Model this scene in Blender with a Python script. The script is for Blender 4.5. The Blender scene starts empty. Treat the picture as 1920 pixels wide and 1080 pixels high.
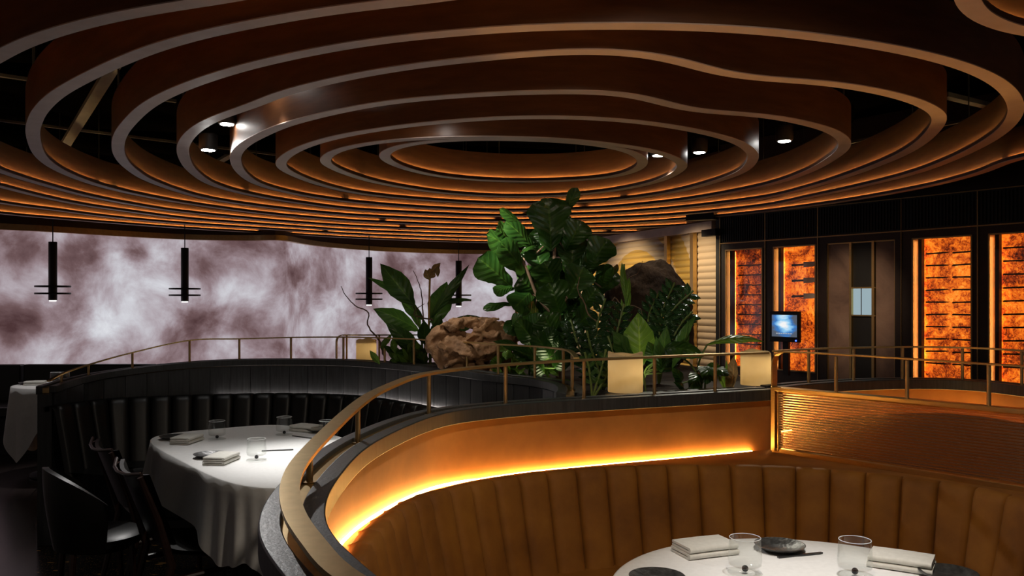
import bpy, math, random
from mathutils import Vector, Matrix, noise as mnoise

# ------------------------------------------------------------------ camera, world, exposure
sc = bpy.context.scene
COL = sc.collection
F, HZ, HC = 1600.0, 563.0, 1.45          # focal length (px), horizon row, eye height (m)
cam = bpy.data.cameras.new('camera')
cam.sensor_width = 36.0
cam.lens = 36.0 * F / 1920.0
cam.shift_y = (HZ - 540.0) / 1920.0
cam.clip_start = 0.05
camo = bpy.data.objects.new('camera', cam)
camo.location = (0, 0, HC)
camo.rotation_euler = (math.radians(90), 0, 0)
COL.objects.link(camo)
sc.camera = camo

w = bpy.data.worlds.new('world')
sc.world = w
w.use_nodes = True
w.node_tree.nodes['Background'].inputs[0].default_value = (1.0, 0.80, 0.70, 1)
w.node_tree.nodes['Background'].inputs[1].default_value = 0.08

sc.view_settings.view_transform = 'Standard'
sc.view_settings.look = 'None'
sc.view_settings.gamma = 1.0
sc.view_settings.use_curve_mapping = False
sc.view_settings.exposure = 0.0
sc.cycles.use_denoising = True
sc.cycles.max_bounces = 8
sc.cycles.sample_clamp_indirect = 4.0
sc.cycles.transparent_max_bounces = 16

def spot(name, loc, target, power, size=60, blend=0.5, col=(1, .93, .85), rad=0.025):
    l = bpy.data.lights.new(name, 'SPOT')
    l.energy = power; l.spot_size = math.radians(size); l.spot_blend = blend
    l.color = col; l.shadow_soft_size = rad
    o = bpy.data.objects.new(name, l); COL.objects.link(o)
    o.location = loc
    d = Vector(target) - Vector(loc)
    o.rotation_euler = d.to_track_quat('-Z', 'Y').to_euler()
    return o
def area(name, loc, target, power, sx, sy, col):
    l = bpy.data.lights.new(name, 'AREA')
    l.energy = power; l.shape = 'RECTANGLE'; l.size = sx; l.size_y = sy; l.color = col
    o = bpy.data.objects.new(name, l); COL.objects.link(o)
    o.location = loc
    o.rotation_euler = (Vector(target) - Vector(loc)).to_track_quat('-Z', 'Y').to_euler()
    return o
def point(name, loc, power, col, rad=0.02):
    l = bpy.data.lights.new(name, 'POINT'); l.energy = power; l.color = col; l.shadow_soft_size = rad
    o = bpy.data.objects.new(name, l); COL.objects.link(o); o.location = loc
    return o

# table spotlights and accent spots (most have fixtures further down; added ones are marked)
SPOT_Z = 2.42
spot('spot_light', (-1.207, 4.08, 2.50), (-0.80, 3.80, .75), 140, 42, 1.0, (1, .97, .93))
spot('spot_light', (1.75, 6.30, 2.28), (3.0, 7.52, 1.40), 62, 34, .9, (1, .74, .50))  # added spot without a fixture, brightens the marble door
spot('spot_light', (0.78, 2.02, 2.27), (0.76, 2.08, .75), 60, 36, 1, (1, .96, .92))
spot('spot_light', (.52, 1.5, 2.27), (.55, 3.0, .6), 46, 115, .8, (1, .84, .66), .05)  # added wide fill without a fixture, lifts the velvet backrest
spot('spot_light', (-3.69, 7.1, 2.5), (-3.69, 7.1, .75), 45, 40, .8, (1, .95, .92))
spot('spot_light', (-.40, 4.27, SPOT_Z - .085), (-.32, 5.1, 1.0), 22, 30, .8, (1, .92, .80))
spot('spot_light', (-.42, 4.27, SPOT_Z - .085), (-.03, 4.85, 1.74), 150, 27, 1, (1, .97, .80))
spot('spot_light', (1.23, 5.60, SPOT_Z - .03), (1.12, 4.3, 1.1), 55, 46, .7, (1, .95, .78))
spot('spot_light', (1.66, 5.20, SPOT_Z - .03), (1.5, 5.0, 1.0), 10, 75, .6, (1, .9, .75))
spot('spot_light', (-1.57, 4.70, SPOT_Z - .03), (-1.6, 4.65, .75), 6, 80, .6, (1, .97, .94))
spot('spot_light', (-1.78, 5.0, 2.31), (-.55, 2.3, 1.0), 95, 84, .8, (1, .97, .94))  # added flood, lights the booth wall caps and handrail
spot('spot_light', (-1.78, 5.0, 2.31), (.25, 4.95, 1.35), 60, 34, .7, (1, .95, .82))  # second added beam from the same place, lights the fig
spot('spot_light', (.98, 5.72, SPOT_Z - .03), (1.2, 5.75, 1.1), 9, 90, .6, (1, .8, .55))
# uplights hidden among the plants
spot('plant_uplight', (.22, 4.75, 1.03), (.05, 4.75, 1.6), 1.3, 120, .6, (.95, 1, .55), .06)
spot('plant_uplight', (-.78, 5.85, 1.03), (-.72, 5.9, 1.6), 4.5, 120, .6, (.95, 1, .6), .06)
spot('plant_uplight', (.62, 4.35, 1.03), (.62, 4.5, 1.6), 2, 120, .6, (.95, 1, .6), .06)
# wall washers on the corrugated wall, above its header
for q in (0.05, .35, .65):
    wx, wy = 2.2 - .86 * 2.2 * q, 9.16 + 2.14 * 2.2 * q
    spot('wall_washer', (wx - .75, wy - .35, 2.27), (wx - .1, wy - .05, 1.3), 62, 110, .8, (1, .78, .50), .05)

# ------------------------------------------------------------------ helpers
def G(px, py, z):
    """point at height z seen at photo position (px, py)"""
    Y = (HC - z) * F / (py - HZ)
    return Vector(((px - 960) / F * Y, Y, z))
def D(px, py, Y):
    """point at depth Y seen at photo position (px, py)"""
    return Vector(((px - 960) / F * Y, Y, HC - (py - HZ) / F * Y))

class MB:
    def __init__(s): s.v = []; s.f = []; s.uv = {}
    def add(s, vs, fs):
        b = len(s.v); s.v += [tuple(v) for v in vs]; s.f += [tuple(i + b for i in f) for f in fs]; return b
    def box(s, c, d, rz=0, M=None):
        x, y, z = d[0] / 2, d[1] / 2, d[2] / 2
        R = Matrix.Rotation(rz, 3, 'Z') if M is None else M
        vs = [Vector(c) + R @ Vector((i * x, j * y, k * z)) for i in (-1, 1) for j in (-1, 1) for k in (-1, 1)]
        s.add(vs, [(0, 1, 3, 2), (4, 6, 7, 5), (0, 4, 5, 1), (2, 3, 7, 6), (0, 2, 6, 4), (1, 5, 7, 3)])
    def bar(s, p, q, wx, wy, up=(0, 0, 1)):
        p, q = Vector(p), Vector(q); d = q - p
        t = d.normalized(); a = t.cross(Vector(up))
        if a.length < 1e-4: a = t.cross(Vector((1, 0, 0)))
        a.normalize(); b = a.cross(t)
        M = Matrix((a, t, b)).transposed()
        s.box((p + q) / 2, (wx, d.length, wy), M=M)
    def tube(s, pts, r, n=8, closed=False, cap=True):
        pts = [Vector(p) for p in pts]; m = len(pts)
        rs = r if isinstance(r, (list, tuple)) else [r] * m
        ref = None; rings = []
        for i, p in enumerate(pts):
            a = pts[(i - 1) % m] if (closed or i > 0) else p
            b = pts[(i + 1) % m] if (closed or i < m - 1) else p
            t = (b - a).normalized()
            if ref is None:
                ref = t.orthogonal().normalized()
            ref = (ref - t * ref.dot(t))
            if ref.length < 1e-6: ref = t.orthogonal()
            ref.normalize(); bi = t.cross(ref)
            rings.append([p + (ref * math.cos(2 * math.pi * k / n) + bi * math.sin(2 * math.pi * k / n)) * rs[i] for k in range(n)])
        base = s.add([v for ring in rings for v in ring], [])
        for i in range(m if closed else m - 1):
            j = (i + 1) % m
            for k in range(n):
                l = (k + 1) % n
                s.f.append((base + i * n + k, base + i * n + l, base + j * n + l, base + j * n + k))
        if cap and not closed:
            s.f.append(tuple(base + k for k in reversed(range(n))))
            s.f.append(tuple(base + (m - 1) * n + k for k in range(n)))
    def lathe(s, prof, c=(0, 0, 0), n=24, cap=True):
        """prof: list of (radius, z) from bottom to top"""
        base = s.add([(c[0] + r * math.cos(2 * math.pi * k / n), c[1] + r * math.sin(2 * math.pi * k / n), c[2] + z) for r, z in prof for k in range(n)], [])
        for i in range(len(prof) - 1):
            for k in range(n):
                l = (k + 1) % n
                s.f.append((base + i * n + k, base + i * n + l, base + (i + 1) * n + l, base + (i + 1) * n + k))
        if cap:
            s.f.append(tuple(base + k for k in reversed(range(n))))
            s.f.append(tuple(base + (len(prof) - 1) * n + k for k in range(n)))
    def sweep(s, path, prof, closed=False, closed_prof=True, skip=None):
        """prof (u to the left of the path, v up) carried along a path whose normals stay level"""
        m, n = len(path), len(prof)
        P = [Vector(p) for p in path]; vs = []
        for i, p in enumerate(P):
            a = P[(i - 1) % m] if (closed or i > 0) else p
            b = P[(i + 1) % m] if (closed or i < m - 1) else p
            t = Vector((b.x - a.x, b.y - a.y, 0)).normalized()
            nn = Vector((-t.y, t.x, 0))
            for u, v in prof: vs.append(p + nn * u + Vector((0, 0, v)))
        base = s.add(vs, [])
        for i in range(m if closed else m - 1):
            if skip and skip(i): continue
            j = (i + 1) % m
            for k in range(n if closed_prof else n - 1):
                l = (k + 1) % n
                s.f.append((base + i * n + k, base + j * n + k, base + j * n + l, base + i * n + l))
        if not closed and closed_prof:
            s.f.append(tuple(base + k for k in range(n)))
            s.f.append(tuple(base + (m - 1) * n + k for k in reversed(range(n))))
    def grid(s, rows):
        n = len(rows[0]); base = s.add([v for r in rows for v in r], [])
        for i in range(len(rows) - 1):
            for k in range(n - 1):
                s.f.append((base + i * n + k, base + i * n + k + 1, base + (i + 1) * n + k + 1, base + (i + 1) * n + k))
    def poly(s, pts, z0, z1):
        n = len(pts)
        b = s.add([(p[0], p[1], z0) for p in pts] + [(p[0], p[1], z1) for p in pts], [])
        s.f.append(tuple(b + i for i in reversed(range(n)))); s.f.append(tuple(b + n + i for i in range(n)))
        for i in range(n):
            j = (i + 1) % n
            s.f.append((b + i, b + j, b + n + j, b + n + i))
    def ball(s, c, r, n=14, m=10):
        s.lathe([(r * math.sin(math.pi * max(.02, min(.98, i / m))), -r * math.cos(math.pi * i / m)) for i in range(m + 1)], c, n)
    def build(s, name, mat, parent=None, smooth=True, world=True, sharp=40, bevel=0, fix=True):
        me = bpy.data.meshes.new(name)
        me.from_pydata(s.v, [], s.f); me.validate(); me.update()
        import bmesh
        bm = bmesh.new(); bm.from_mesh(me)
        if fix: bmesh.ops.recalc_face_normals(bm, faces=bm.faces)
        bm.to_mesh(me); bm.free()
        if mat: me.materials.append(mat)
        if smooth:
            me.polygons.foreach_set('use_smooth', [True] * len(me.polygons))
            try: me.set_sharp_from_angle(angle=math.radians(sharp))
            except Exception: pass
        if s.uv:
            ul = me.uv_layers.new(name='UVMap')
            for lp_ in me.loops: ul.data[lp_.index].uv = s.uv.get(lp_.vertex_index, (0, 0))
        o = bpy.data.objects.new(name, me); COL.objects.link(o)
        if parent:
            o.parent = parent
            if world:
                q = parent
                L = Vector((0, 0, 0))
                while q: L = L + Vector(q.location); q = q.parent
                o.location = -L
        if bevel:
            b = o.modifiers.new('bevel', 'BEVEL'); b.width = bevel; b.segments = 2; b.limit_method = 'ANGLE'
        return o

def tag(o, label, cat, group=None, kind=None):
    o['label'] = label; o['category'] = cat
    if group: o['group'] = group
    if kind: o['kind'] = kind
    return o
def thing(name, label, cat, loc=(0, 0, 0), rz=0, group=None, kind=None):
    o = bpy.data.objects.new(name, None); COL.objects.link(o)
    o.empty_display_size = .1
    o.location = loc; o.rotation_euler = (0, 0, rz)
    return tag(o, label, cat, group, kind)
def struct(o, label=None, cat=None):
    o['kind'] = 'structure'
    if label: o['label'] = label
    if cat: o['category'] = cat
    return o
def dup(root, loc, rz, label, group=None):
    r = root.copy(); COL.objects.link(r); r.location = loc; r.rotation_euler = (0, 0, rz); r['label'] = label
    if group: r['group'] = group
    for ch in list(root.children):
        c = ch.copy(); COL.objects.link(c); c.parent = r
        for g in list(ch.children):
            d = g.copy(); COL.objects.link(d); d.parent = c
    return r

def cr(pts, closed=False, sub=8):
    """Catmull-Rom through pts (tuples of any dimension)"""
    pts = [Vector(p) for p in pts]; n = len(pts); out = []
    for i in range(n if closed else n - 1):
        p1, p2 = pts[i], pts[(i + 1) % n]
        p0 = pts[(i - 1) % n] if (closed or i > 0) else p1 * 2 - p2
        p3 = pts[(i + 2) % n] if (closed or i < n - 2) else p2 * 2 - p1
        # centripetal-ish: plain uniform is fine for these spacings
        for k in range(sub):
            t = k / sub
            out.append(((p1 * 2) + (p2 - p0) * t + (p0 * 2 - p1 * 5 + p2 * 4 - p3) * t * t + (p1 * 3 - p0 - p2 * 3 + p3) * t ** 3) * .5)
    if not closed: out.append(pts[-1])
    return out
def resample(pts, step, closed=False):
    P = list(pts) + ([pts[0]] if closed else [])
    L = [0]
    for a, b in zip(P, P[1:]): L.append(L[-1] + (b - a).length)
    n = max(4, int(round(L[-1] / step))); out = []; j = 0
    for i in range(n if closed else n + 1):
        d = L[-1] * i / n
        while j < len(L) - 2 and L[j + 1] < d: j += 1
        seg = L[j + 1] - L[j]
        out.append(P[j].lerp(P[j + 1], 0 if seg < 1e-9 else (d - L[j]) / seg))
    return out
def relax(pts, it, closed=False):
    P = [p.copy() for p in pts]; n = len(P)
    for _ in range(it):
        Q = [p.copy() for p in P]
        for i in range(n):
            if not closed and (i == 0 or i == n - 1): continue
            Q[i] = P[i] * .5 + (P[(i - 1) % n] + P[(i + 1) % n]) * .25
        P = Q
    return P
def curve(pts, step=.05, closed=False, it=0):
    return relax(resample(cr(pts, closed), step, closed), it, closed)
def offset(path, d, dz=0):
    """open path moved d to its left"""
    out = []; m = len(path)
    for i, p in enumerate(path):
        a, b = path[max(0, i - 1)], path[min(m - 1, i + 1)]
        t = Vector((b.x - a.x, b.y - a.y, 0)).normalized()
        out.append(p + Vector((-t.y, t.x, 0)) * d + Vector((0, 0, dz)))
    return out
def at_s(path, s):
    L = 0
    for a, b in zip(path, path[1:]):
        d = (b - a).length
        if L + d >= s: return a.lerp(b, (s - L) / d), (b - a).normalized()
        L += d
    return path[-1], (path[-1] - path[-2]).normalized()

# ------------------------------------------------------------------ materials
class NT:
    def __init__(s, name):
        s.m = bpy.data.materials.new(name); s.m.use_nodes = True
        s.t = s.m.node_tree; s.t.nodes.clear()
        s.out = s.n('ShaderNodeOutputMaterial')
    def n(s, typ, **kw):
        x = s.t.nodes.new(typ)
        for k, v in kw.items():
            if hasattr(x, k): setattr(x, k, v)
            else: x.inputs[k].default_value = v
        return x
    def l(s, a, b): s.t.links.new(a, b)
    def ramp(s, fac, stops, interp='LINEAR'):
        r = s.n('ShaderNodeValToRGB'); r.color_ramp.interpolation = interp
        e = r.color_ramp.elements
        while len(e) < len(stops): e.new(.5)
        for x, (p, c) in zip(e, stops): x.position = p; x.color = (*c, 1)
        s.l(fac, r.inputs[0]); return r.outputs[0]
    def coord(s, which='Object', scale=(1, 1, 1), rot=(0, 0, 0)):
        tc = s.n('ShaderNodeTexCoord'); mp = s.n('ShaderNodeMapping')
        mp.inputs['Scale'].default_value = scale; mp.inputs['Rotation'].default_value = rot
        s.l(tc.outputs[which], mp.inputs[0]); return mp.outputs[0]
    def noise(s, vec, scale=5, detail=4, rough=.55, dist=0):
        x = s.n('ShaderNodeTexNoise'); x.inputs['Scale'].default_value = scale
        x.inputs['Detail'].default_value = detail; x.inputs['Roughness'].default_value = rough
        x.inputs['Distortion'].default_value = dist
        s.l(vec, x.inputs['Vector']); return x.outputs[0]
    def math(s, op, a, b=None, c=None):
        x = s.n('ShaderNodeMath', operation=op)
        for i, v in enumerate((a, b, c)):
            if v is None: continue
            if isinstance(v, (int, float)): x.inputs[i].default_value = v
            else: s.l(v, x.inputs[i])
        return x.outputs[0]
    def bump(s, h, strength=.3, dist=.01):
        b = s.n('ShaderNodeBump'); b.inputs['Strength'].default_value = strength; b.inputs['Distance'].default_value = dist
        s.l(h, b.inputs['Height']); return b.outputs[0]
    def principled(s, col=None, rough=.5, metal=0, normal=None, **kw):
        p = s.n('ShaderNodeBsdfPrincipled')
        if col is not None:
            if isinstance(col, tuple): p.inputs['Base Color'].default_value = (*col, 1)
            else: s.l(col, p.inputs['Base Color'])
        if isinstance(rough, (int, float)): p.inputs['Roughness'].default_value = rough
        else: s.l(rough, p.inputs['Roughness'])
        p.inputs['Metallic'].default_value = metal
        if normal is not None: s.l(normal, p.inputs['Normal'])
        for k, v in kw.items(): p.inputs[k.replace('_', ' ')].default_value = v
        return p
    def done(s, sh):
        s.l(sh.outputs[0] if hasattr(sh, 'outputs') else sh, s.out.inputs[0]); return s.m

def simple(name, c1, c2, rough=.5, metal=0, scale=8, bump=0, stretch=(1, 1, 1), detail=5, bd=.005, **kw):
    t = NT(name); v = t.coord('Object', stretch); nz = t.noise(v, scale, detail)
    col = t.ramp(nz, [(.3, c1), (.7, c2)])
    return t.done(t.principled(col, rough, metal, t.bump(nz, bump, bd) if bump else None, **kw))

def emit(name, col, strength):
    t = NT(name); e = t.n('ShaderNodeEmission'); e.inputs[0].default_value = (*col, 1); e.inputs[1].default_value = strength
    return t.done(e)

M = {}
M['veneer'] = simple('walnut_veneer', (.095, .036, .014), (.15, .062, .024), .42, 0, 6, .05, (1, 1, 6))
M['rim'] = simple('pale_oak_veneer', (.62, .48, .41), (.72, .57, .50), .5, 0, 9, .05, (1, 1, 1))
M['lip'] = simple('dark_lip_wood', (.05, .02, .01), (.07, .03, .015), .5)
t = NT('ring_led'); e = t.n('ShaderNodeEmission'); e.inputs[0].default_value = (1, .64, .25, 1)
ge = t.n('ShaderNodeNewGeometry'); t.l(t.math('MULTIPLY', t.math('SUBTRACT', 1, ge.outputs['Backfacing']), 80), e.inputs[1]); M['ringled'] = t.done(e)
M['black'] = simple('matt_black', (.006, .006, .006), (.010, .010, .010), .55)
M['deck'] = simple('dark_soffit', (.0015, .0015, .0015), (.004, .0037, .0033), .8, 0, 1.5, .4, (1, 3, 1), 6, .05, Specular_IOR_Level=0.0)
M['beam'] = simple('grey_steel', (.05, .047, .045), (.085, .08, .075), .6, 0, 6)
M['brass'] = simple('brushed_brass', (.62, .43, .17), (.72, .51, .22), .34, 1, 40, .04, (1, 1, 8))
M['brassd'] = simple('aged_brass', (.44, .29, .13), (.54, .37, .17), .38, 1, 30, .03)
M['blackwood'] = simple('black_stained_oak', (.016, .017, .018), (.045, .048, .05), .38, 0, 14, .25, (6, 6, .4), 6, .003)
M['capwood'] = simple('grey_black_cap_oak', (.022, .024, .024), (.052, .056, .056), .42, 0, 18, .25, (6, 6, .4), 6, .003)
M['blackleather'] = simple('black_leather', (.003, .003, .003), (.007, .007, .0065), .40, 0, 20, .1)
M['cloth'] = simple('white_linen', (.74, .74, .73), (.80, .80, .79), .85, 0, 60, .08, bd=.001)
M['napkin'] = simple('grey_linen', (.62, .61, .56), (.70, .69, .64), .9, 0, 80, .2, bd=.001)
M['plate'] = simple('dark_stoneware', (.02, .02, .02), (.05, .05, .048), .34, 0, 60, .5, detail=2, bd=.004)
M['steel'] = simple('blade_steel', (.45, .45, .47), (.6, .6, .62), .3, 1, 30)
M['darksteel'] = simple('blackened_steel', (.03, .03, .03), (.05, .05, .05), .3, .6, 30)
M['handle'] = simple('dark_wood_handle', (.02, .012, .008), (.04, .02, .012), .4, 0, 30)
M['chairwood'] = simple('dark_walnut_frame', (.022, .009, .006), (.04, .016, .01), .35, 0, 12, .1, (1, 1, 6))
M['bead'] = simple('black_glass_bead', (.01, .01, .012), (.015, .015, .018), .08)
M['bark'] = simple('bark', (.018, .010, .006), (.065, .036, .018), .9, 0, 9, 1.0, (1, 1, .5), 8, .04)
M['drift'] = simple('driftwood', (.16, .075, .03), (.42, .23, .11), .7, 0, 10, 1.0, (1.2, 1, 1), 8, .03)
M['soil'] = simple('soil', (.01, .007, .005), (.03, .02, .012), .95, 0, 30, .8)
M['twig'] = simple('twig', (.12, .07, .045), (.2, .12, .08), .8, 0, 20)
M['stem'] = simple('green_stem', (.10, .17, .035), (.18, .25, .06), .5, 0, 12)
M['spot'] = emit('lamp_lens', (1, .97, .92), 40)
M['pendlens'] = emit('pendant_lens', (1, .95, .9), 3)

t = NT('white_led'); M['wled'] = emit('cool_led', (1, .88, .82), 16)
M['boothled'] = emit('warm_booth_led', (1, .52, .14), 72)
M['fireled'] = emit('amber_led', (1, .43, .09), 62)

# suede and velvet
t = NT('tan_suede'); v = t.coord('Object'); nz = t.noise(v, 3.5, 8, .62); n2 = t.noise(v, 90, 3)
col = t.ramp(nz, [(.32, (.32, .128, .022)), (.55, (.42, .175, .03)), (.72, (.50, .22, .042))])
M['suede'] = t.done(t.principled(col, .8, 0, t.bump(n2, .15, .002), Sheen_Weight=.15))
t = NT('rust_velvet'); v = t.coord('Object'); nz = t.noise(v, 5, 6, .6); n2 = t.noise(v, 120, 2)
col = t.ramp(nz, [(.34, (.21, .075, .006)), (.52, (.29, .11, .010)), (.7, (.36, .145, .014))])
M['velvet'] = t.done(t.principled(col, .75, 0, t.bump(n2, .1, .002)))

# clear glass (thin)
t = NT('thin_glass'); fr = t.n('ShaderNodeLayerWeight'); fr.inputs[0].default_value = .25
tr = t.n('ShaderNodeBsdfTransparent'); tr.inputs[0].default_value = (.985, .99, .985, 1)
gl = t.n('ShaderNodeBsdfGlossy'); gl.inputs['Roughness'].default_value = .03
mx = t.n('ShaderNodeMixShader'); f2 = t.math('MULTIPLY_ADD', fr.outputs['Facing'], .22, .015)
t.l(f2, mx.inputs[0]); t.l(tr.outputs[0], mx.inputs[1]); t.l(gl.outputs[0], mx.inputs[2]); M['glass'] = t.done(mx)
# bronze reeded glass
t = NT('bronze_reeded_glass')
tr = t.n('ShaderNodeBsdfTransparent'); tr.inputs[0].default_value = (.62, .44, .31, 1)
gl = t.n('ShaderNodeBsdfGlossy'); gl.inputs['Roughness'].default_value = .2; gl.inputs[0].default_value = (.90, .64, .44, 1)
mx = t.n('ShaderNodeMixShader'); mx.inputs[0].default_value = .8
t.l(tr.outputs[0], mx.inputs[1]); t.l(gl.outputs[0], mx.inputs[2]); M['reeded'] = t.done(mx)
# candle wax
t = NT('candle_wax'); v = t.coord('Object'); nz = t.noise(v, 6, 4)
col = t.ramp(nz, [(.3, (.80, .68, .46)), (.7, (.88, .78, .57))])
df = t.n('ShaderNodeBsdfDiffuse'); t.l(col, df.inputs[0]); tl = t.n('ShaderNodeBsdfTranslucent'); t.l(col, tl.inputs[0])
mx = t.n('ShaderNodeMixShader'); mx.inputs[0].default_value = .5
t.l(df.outputs[0], mx.inputs[1]); t.l(tl.outputs[0], mx.inputs[2]); M['wax'] = t.done(mx)

# leaves
def leafmat(name, c1, c2, trans=.25, rough=.35, stripes=False):
    t = NT(name); v = t.coord('Object'); nz = t.noise(v, 7, 4)
    col = t.ramp(nz, [(.3, c1), (.7, c2)])
    tc = t.n('ShaderNodeTexCoord'); sp = t.n('ShaderNodeSeparateXYZ'); t.l(tc.outputs['UV'], sp.inputs[0])
    au = t.math('ABSOLUTE', sp.outputs[0])
    mid = t.math('LESS_THAN', au, .05)
    ph = t.math('SUBTRACT', t.math('MULTIPLY', sp.outputs[1], 7.5), t.math('MULTIPLY', au, 1.5))
    fr_ = t.math('ABSOLUTE', t.math('SUBTRACT', t.math('FRACT', ph), .5))
    vein = t.math('LESS_THAN', fr_, .035)
    vn = t.math('MAXIMUM', mid, t.math('MULTIPLY', vein, .7))
    mc = t.n('ShaderNodeMix', data_type='RGBA'); t.l(t.math('MULTIPLY', vn, .35), mc.inputs[0]); t.l(col, mc.inputs[6])
    mc.inputs[7].default_value = (min(1, c2[0] * 2.6 + .02), min(1, c2[1] * 2.2 + .02), c2[2] * 2, 1); col = mc.outputs[2]
    hgt = t.math('ADD', t.math('MULTIPLY', fr_, 1.2), t.math('MULTIPLY', t.noise(v, 45, 2), .4))
    pr = t.principled(col, rough, 0, t.bump(hgt, .5, .008))
    tl = t.n('ShaderNodeBsdfTranslucent')
    hs = t.n('ShaderNodeHueSaturation'); hs.inputs['Value'].default_value = 1.8; hs.inputs['Hue'].default_value = .48
    t.l(col, hs.inputs['Color']); t.l(hs.outputs[0], tl.inputs[0])
    mx = t.n('ShaderNodeMixShader'); mx.inputs[0].default_value = trans
    t.l(pr.outputs[0], mx.inputs[1]); t.l(tl.outputs[0], mx.inputs[2]); return t.done(mx)
M['fig'] = leafmat('fig_leaf', (.012, .045, .008), (.036, .10, .015), .22, .28)
M['lily'] = leafmat('lily_leaf', (.025, .08, .015), (.06, .15, .03), .25, .35)
M['dark'] = leafmat('dark_leaf', (.010, .035, .012), (.025, .07, .022), .12, .22)
M['lime'] = leafmat('lime_leaf', (.07, .17, .02), (.14, .27, .035), .35, .4)
M['dry'] = leafmat('dry_leaf', (.22, .15, .06), (.34, .25, .10), .3, .6)

# corrugated wall with gold discs
t = NT('corrugated_panel'); tc = t.n('ShaderNodeTexCoord'); sp = t.n('ShaderNodeSeparateXYZ'); t.l(tc.outputs['UV'], sp.inputs[0])
def disc(cx, cz, r0, r1):
    dx = t.math('SUBTRACT', sp.outputs[0], cx); dz = t.math('SUBTRACT', sp.outputs[1], cz)
    d = t.math('SQRT', t.math('ADD', t.math('MULTIPLY', dx, dx), t.math('MULTIPLY', dz, dz)))
    return t.math('MULTIPLY', t.math('GREATER_THAN', d, r0), t.math('LESS_THAN', d, r1))
_ga, _gb = Vector((2.2, 9.16)), Vector((.26, 13.98)); _gd = (_gb - _ga).normalized()
def wall_uv(px, py):
    k = (px - 960) / F; s = (k * _ga.y - _ga.x) / (_gd.x - k * _gd.y); Y = _ga.y + _gd.y * s
    return Vector((s, HC - (py - HZ) / F * Y))
_c = wall_uv(1195, 585)
ra, rb, rc = [(wall_uv(*q) - _c).length for q in ((1207, 470), (1247, 462), (1293, 480))]
f = t.math('MAXIMUM', disc(_c.x, _c.y, 0, ra), disc(_c.x, _c.y, max(rb, ra + .12), max(rc, rb + .3)))
mc = t.n('ShaderNodeMix', data_type='RGBA'); t.l(f, mc.inputs[0])
mc.inputs[6].default_value = (.52, .40, .27, 1); mc.inputs[7].default_value = (.66, .43, .11, 1)
p = t.principled(mc.outputs[2], .45); M['corr'] = t.done(p)
pm = t.math('MULTIPLY', f, .5); t.l(pm, p.inputs['Metallic'])

# floor planks
t = NT('dark_planks'); v = t.coord('Object', (1, 1, 1), (0, 0, math.radians(70)))
br = t.n('ShaderNodeTexBrick'); br.inputs['Scale'].default_value = 1; br.inputs['Brick Width'].default_value = 1.6; br.inputs['Row Height'].default_value = .17
br.inputs['Mortar Size'].default_value = .004; br.inputs['Color1'].default_value = (.05, .037, .034, 1); br.inputs['Color2'].default_value = (.08, .06, .055, 1); br.inputs['Mortar'].default_value = (.004, .003, .003, 1)
t.l(v, br.inputs[0]); gn = t.noise(t.coord('Object', (2, 20, 1), (0, 0, math.radians(70))), 3, 6)
mc = t.n('ShaderNodeMix', data_type='RGBA', blend_type='MULTIPLY'); mc.inputs[0].default_value = .5; t.l(br.outputs[0], mc.inputs[6]); t.l(gn, mc.inputs[7])
M['planks'] = t.done(t.principled(mc.outputs[2], .24, 0, t.bump(br.outputs['Fac'], -.3, .002)))
# terrazzo with gold flecks
t = NT('gold_fleck_terrazzo'); v = t.coord('Object', (1.2, 3.4, 1), (0, 0, .25)); vo = t.n('ShaderNodeTexVoronoi'); vo.inputs['Scale'].default_value = 5; t.l(v, vo.inputs[0])
nz = t.noise(t.coord('Object'), 120, 2); a = t.ramp(vo.outputs['Distance'], [(.16, (1, 1, 1)), (.22, (0, 0, 0))]); b = t.ramp(nz, [(.60, (0, 0, 0)), (.66, (.55, .5, .4))])
mx = t.math('MAXIMUM', a, b); mc = t.n('ShaderNodeMix', data_type='RGBA'); t.l(mx, mc.inputs[0])
mc.inputs[6].default_value = (.012, .011, .01, 1); mc.inputs[7].default_value = (.40, .21, .06, 1)
M['terrazzo'] = t.done(t.principled(mc.outputs[2], .25))
# backlit burl stone
def stone(name, seed, strength, dark=0.0):
    t = NT(name); v = t.coord('Object'); mp = t.n('ShaderNodeMapping'); mp.inputs['Location'].default_value = (seed, seed * .7, seed * 1.3); t.l(v, mp.inputs[0])
    n1 = t.noise(mp.outputs[0], 4.0, 9, .66, 1.5); n2 = t.noise(mp.outputs[0], 26, 7, .74, 1.8)
    f = t.math('ADD', t.math('MULTIPLY', n1, .55), t.math('MULTIPLY', n2, .52)); f = t.math('SUBTRACT', f, .035 + dark)
    col = t.ramp(f, [(.38, (.03, .005, .003)), (.45, (.22, .025, .004)), (.51, (.62, .10, .008)), (.57, (1, .22, .015)), (.65, (1, .36, .045)), (.78, (1, .60, .18))])
    e = t.n('ShaderNodeEmission'); t.l(col, e.inputs[0]); e.inputs[1].default_value = strength
    pr = t.principled(col, .25); ad = t.n('ShaderNodeAddShader'); t.l(e.outputs[0], ad.inputs[0]); t.l(pr.outputs[0], ad.inputs[1]); return t.done(ad)
M['burlA'] = stone('backlit_burl_stone', 1.0, .75, .045)
M['burlB'] = stone('backlit_burl_stone', 7.3, 1.08, .0)
M['burlC'] = stone('backlit_burl_stone', 3.1, 1.08, .0)
M['burlD'] = stone('backlit_burl_stone', 12.4, 1.08, .01)
t = NT('brown_marble'); v = t.coord('Object'); nz = t.noise(v, 2.2, 8, .6, 1.5)
M['marble'] = t.done(t.principled(t.ramp(nz, [(.35, (.16, .10, .075)), (.55, (.26, .165, .12)), (.7, (.33, .22, .16))]), .4))
M['cabwood'] = simple('dark_cabinet_wood', (.018, .010, .007), (.03, .017, .011), .45)
M['fascia'] = simple('brown_fascia', (.07, .028, .012), (.10, .04, .018), .35)

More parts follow.
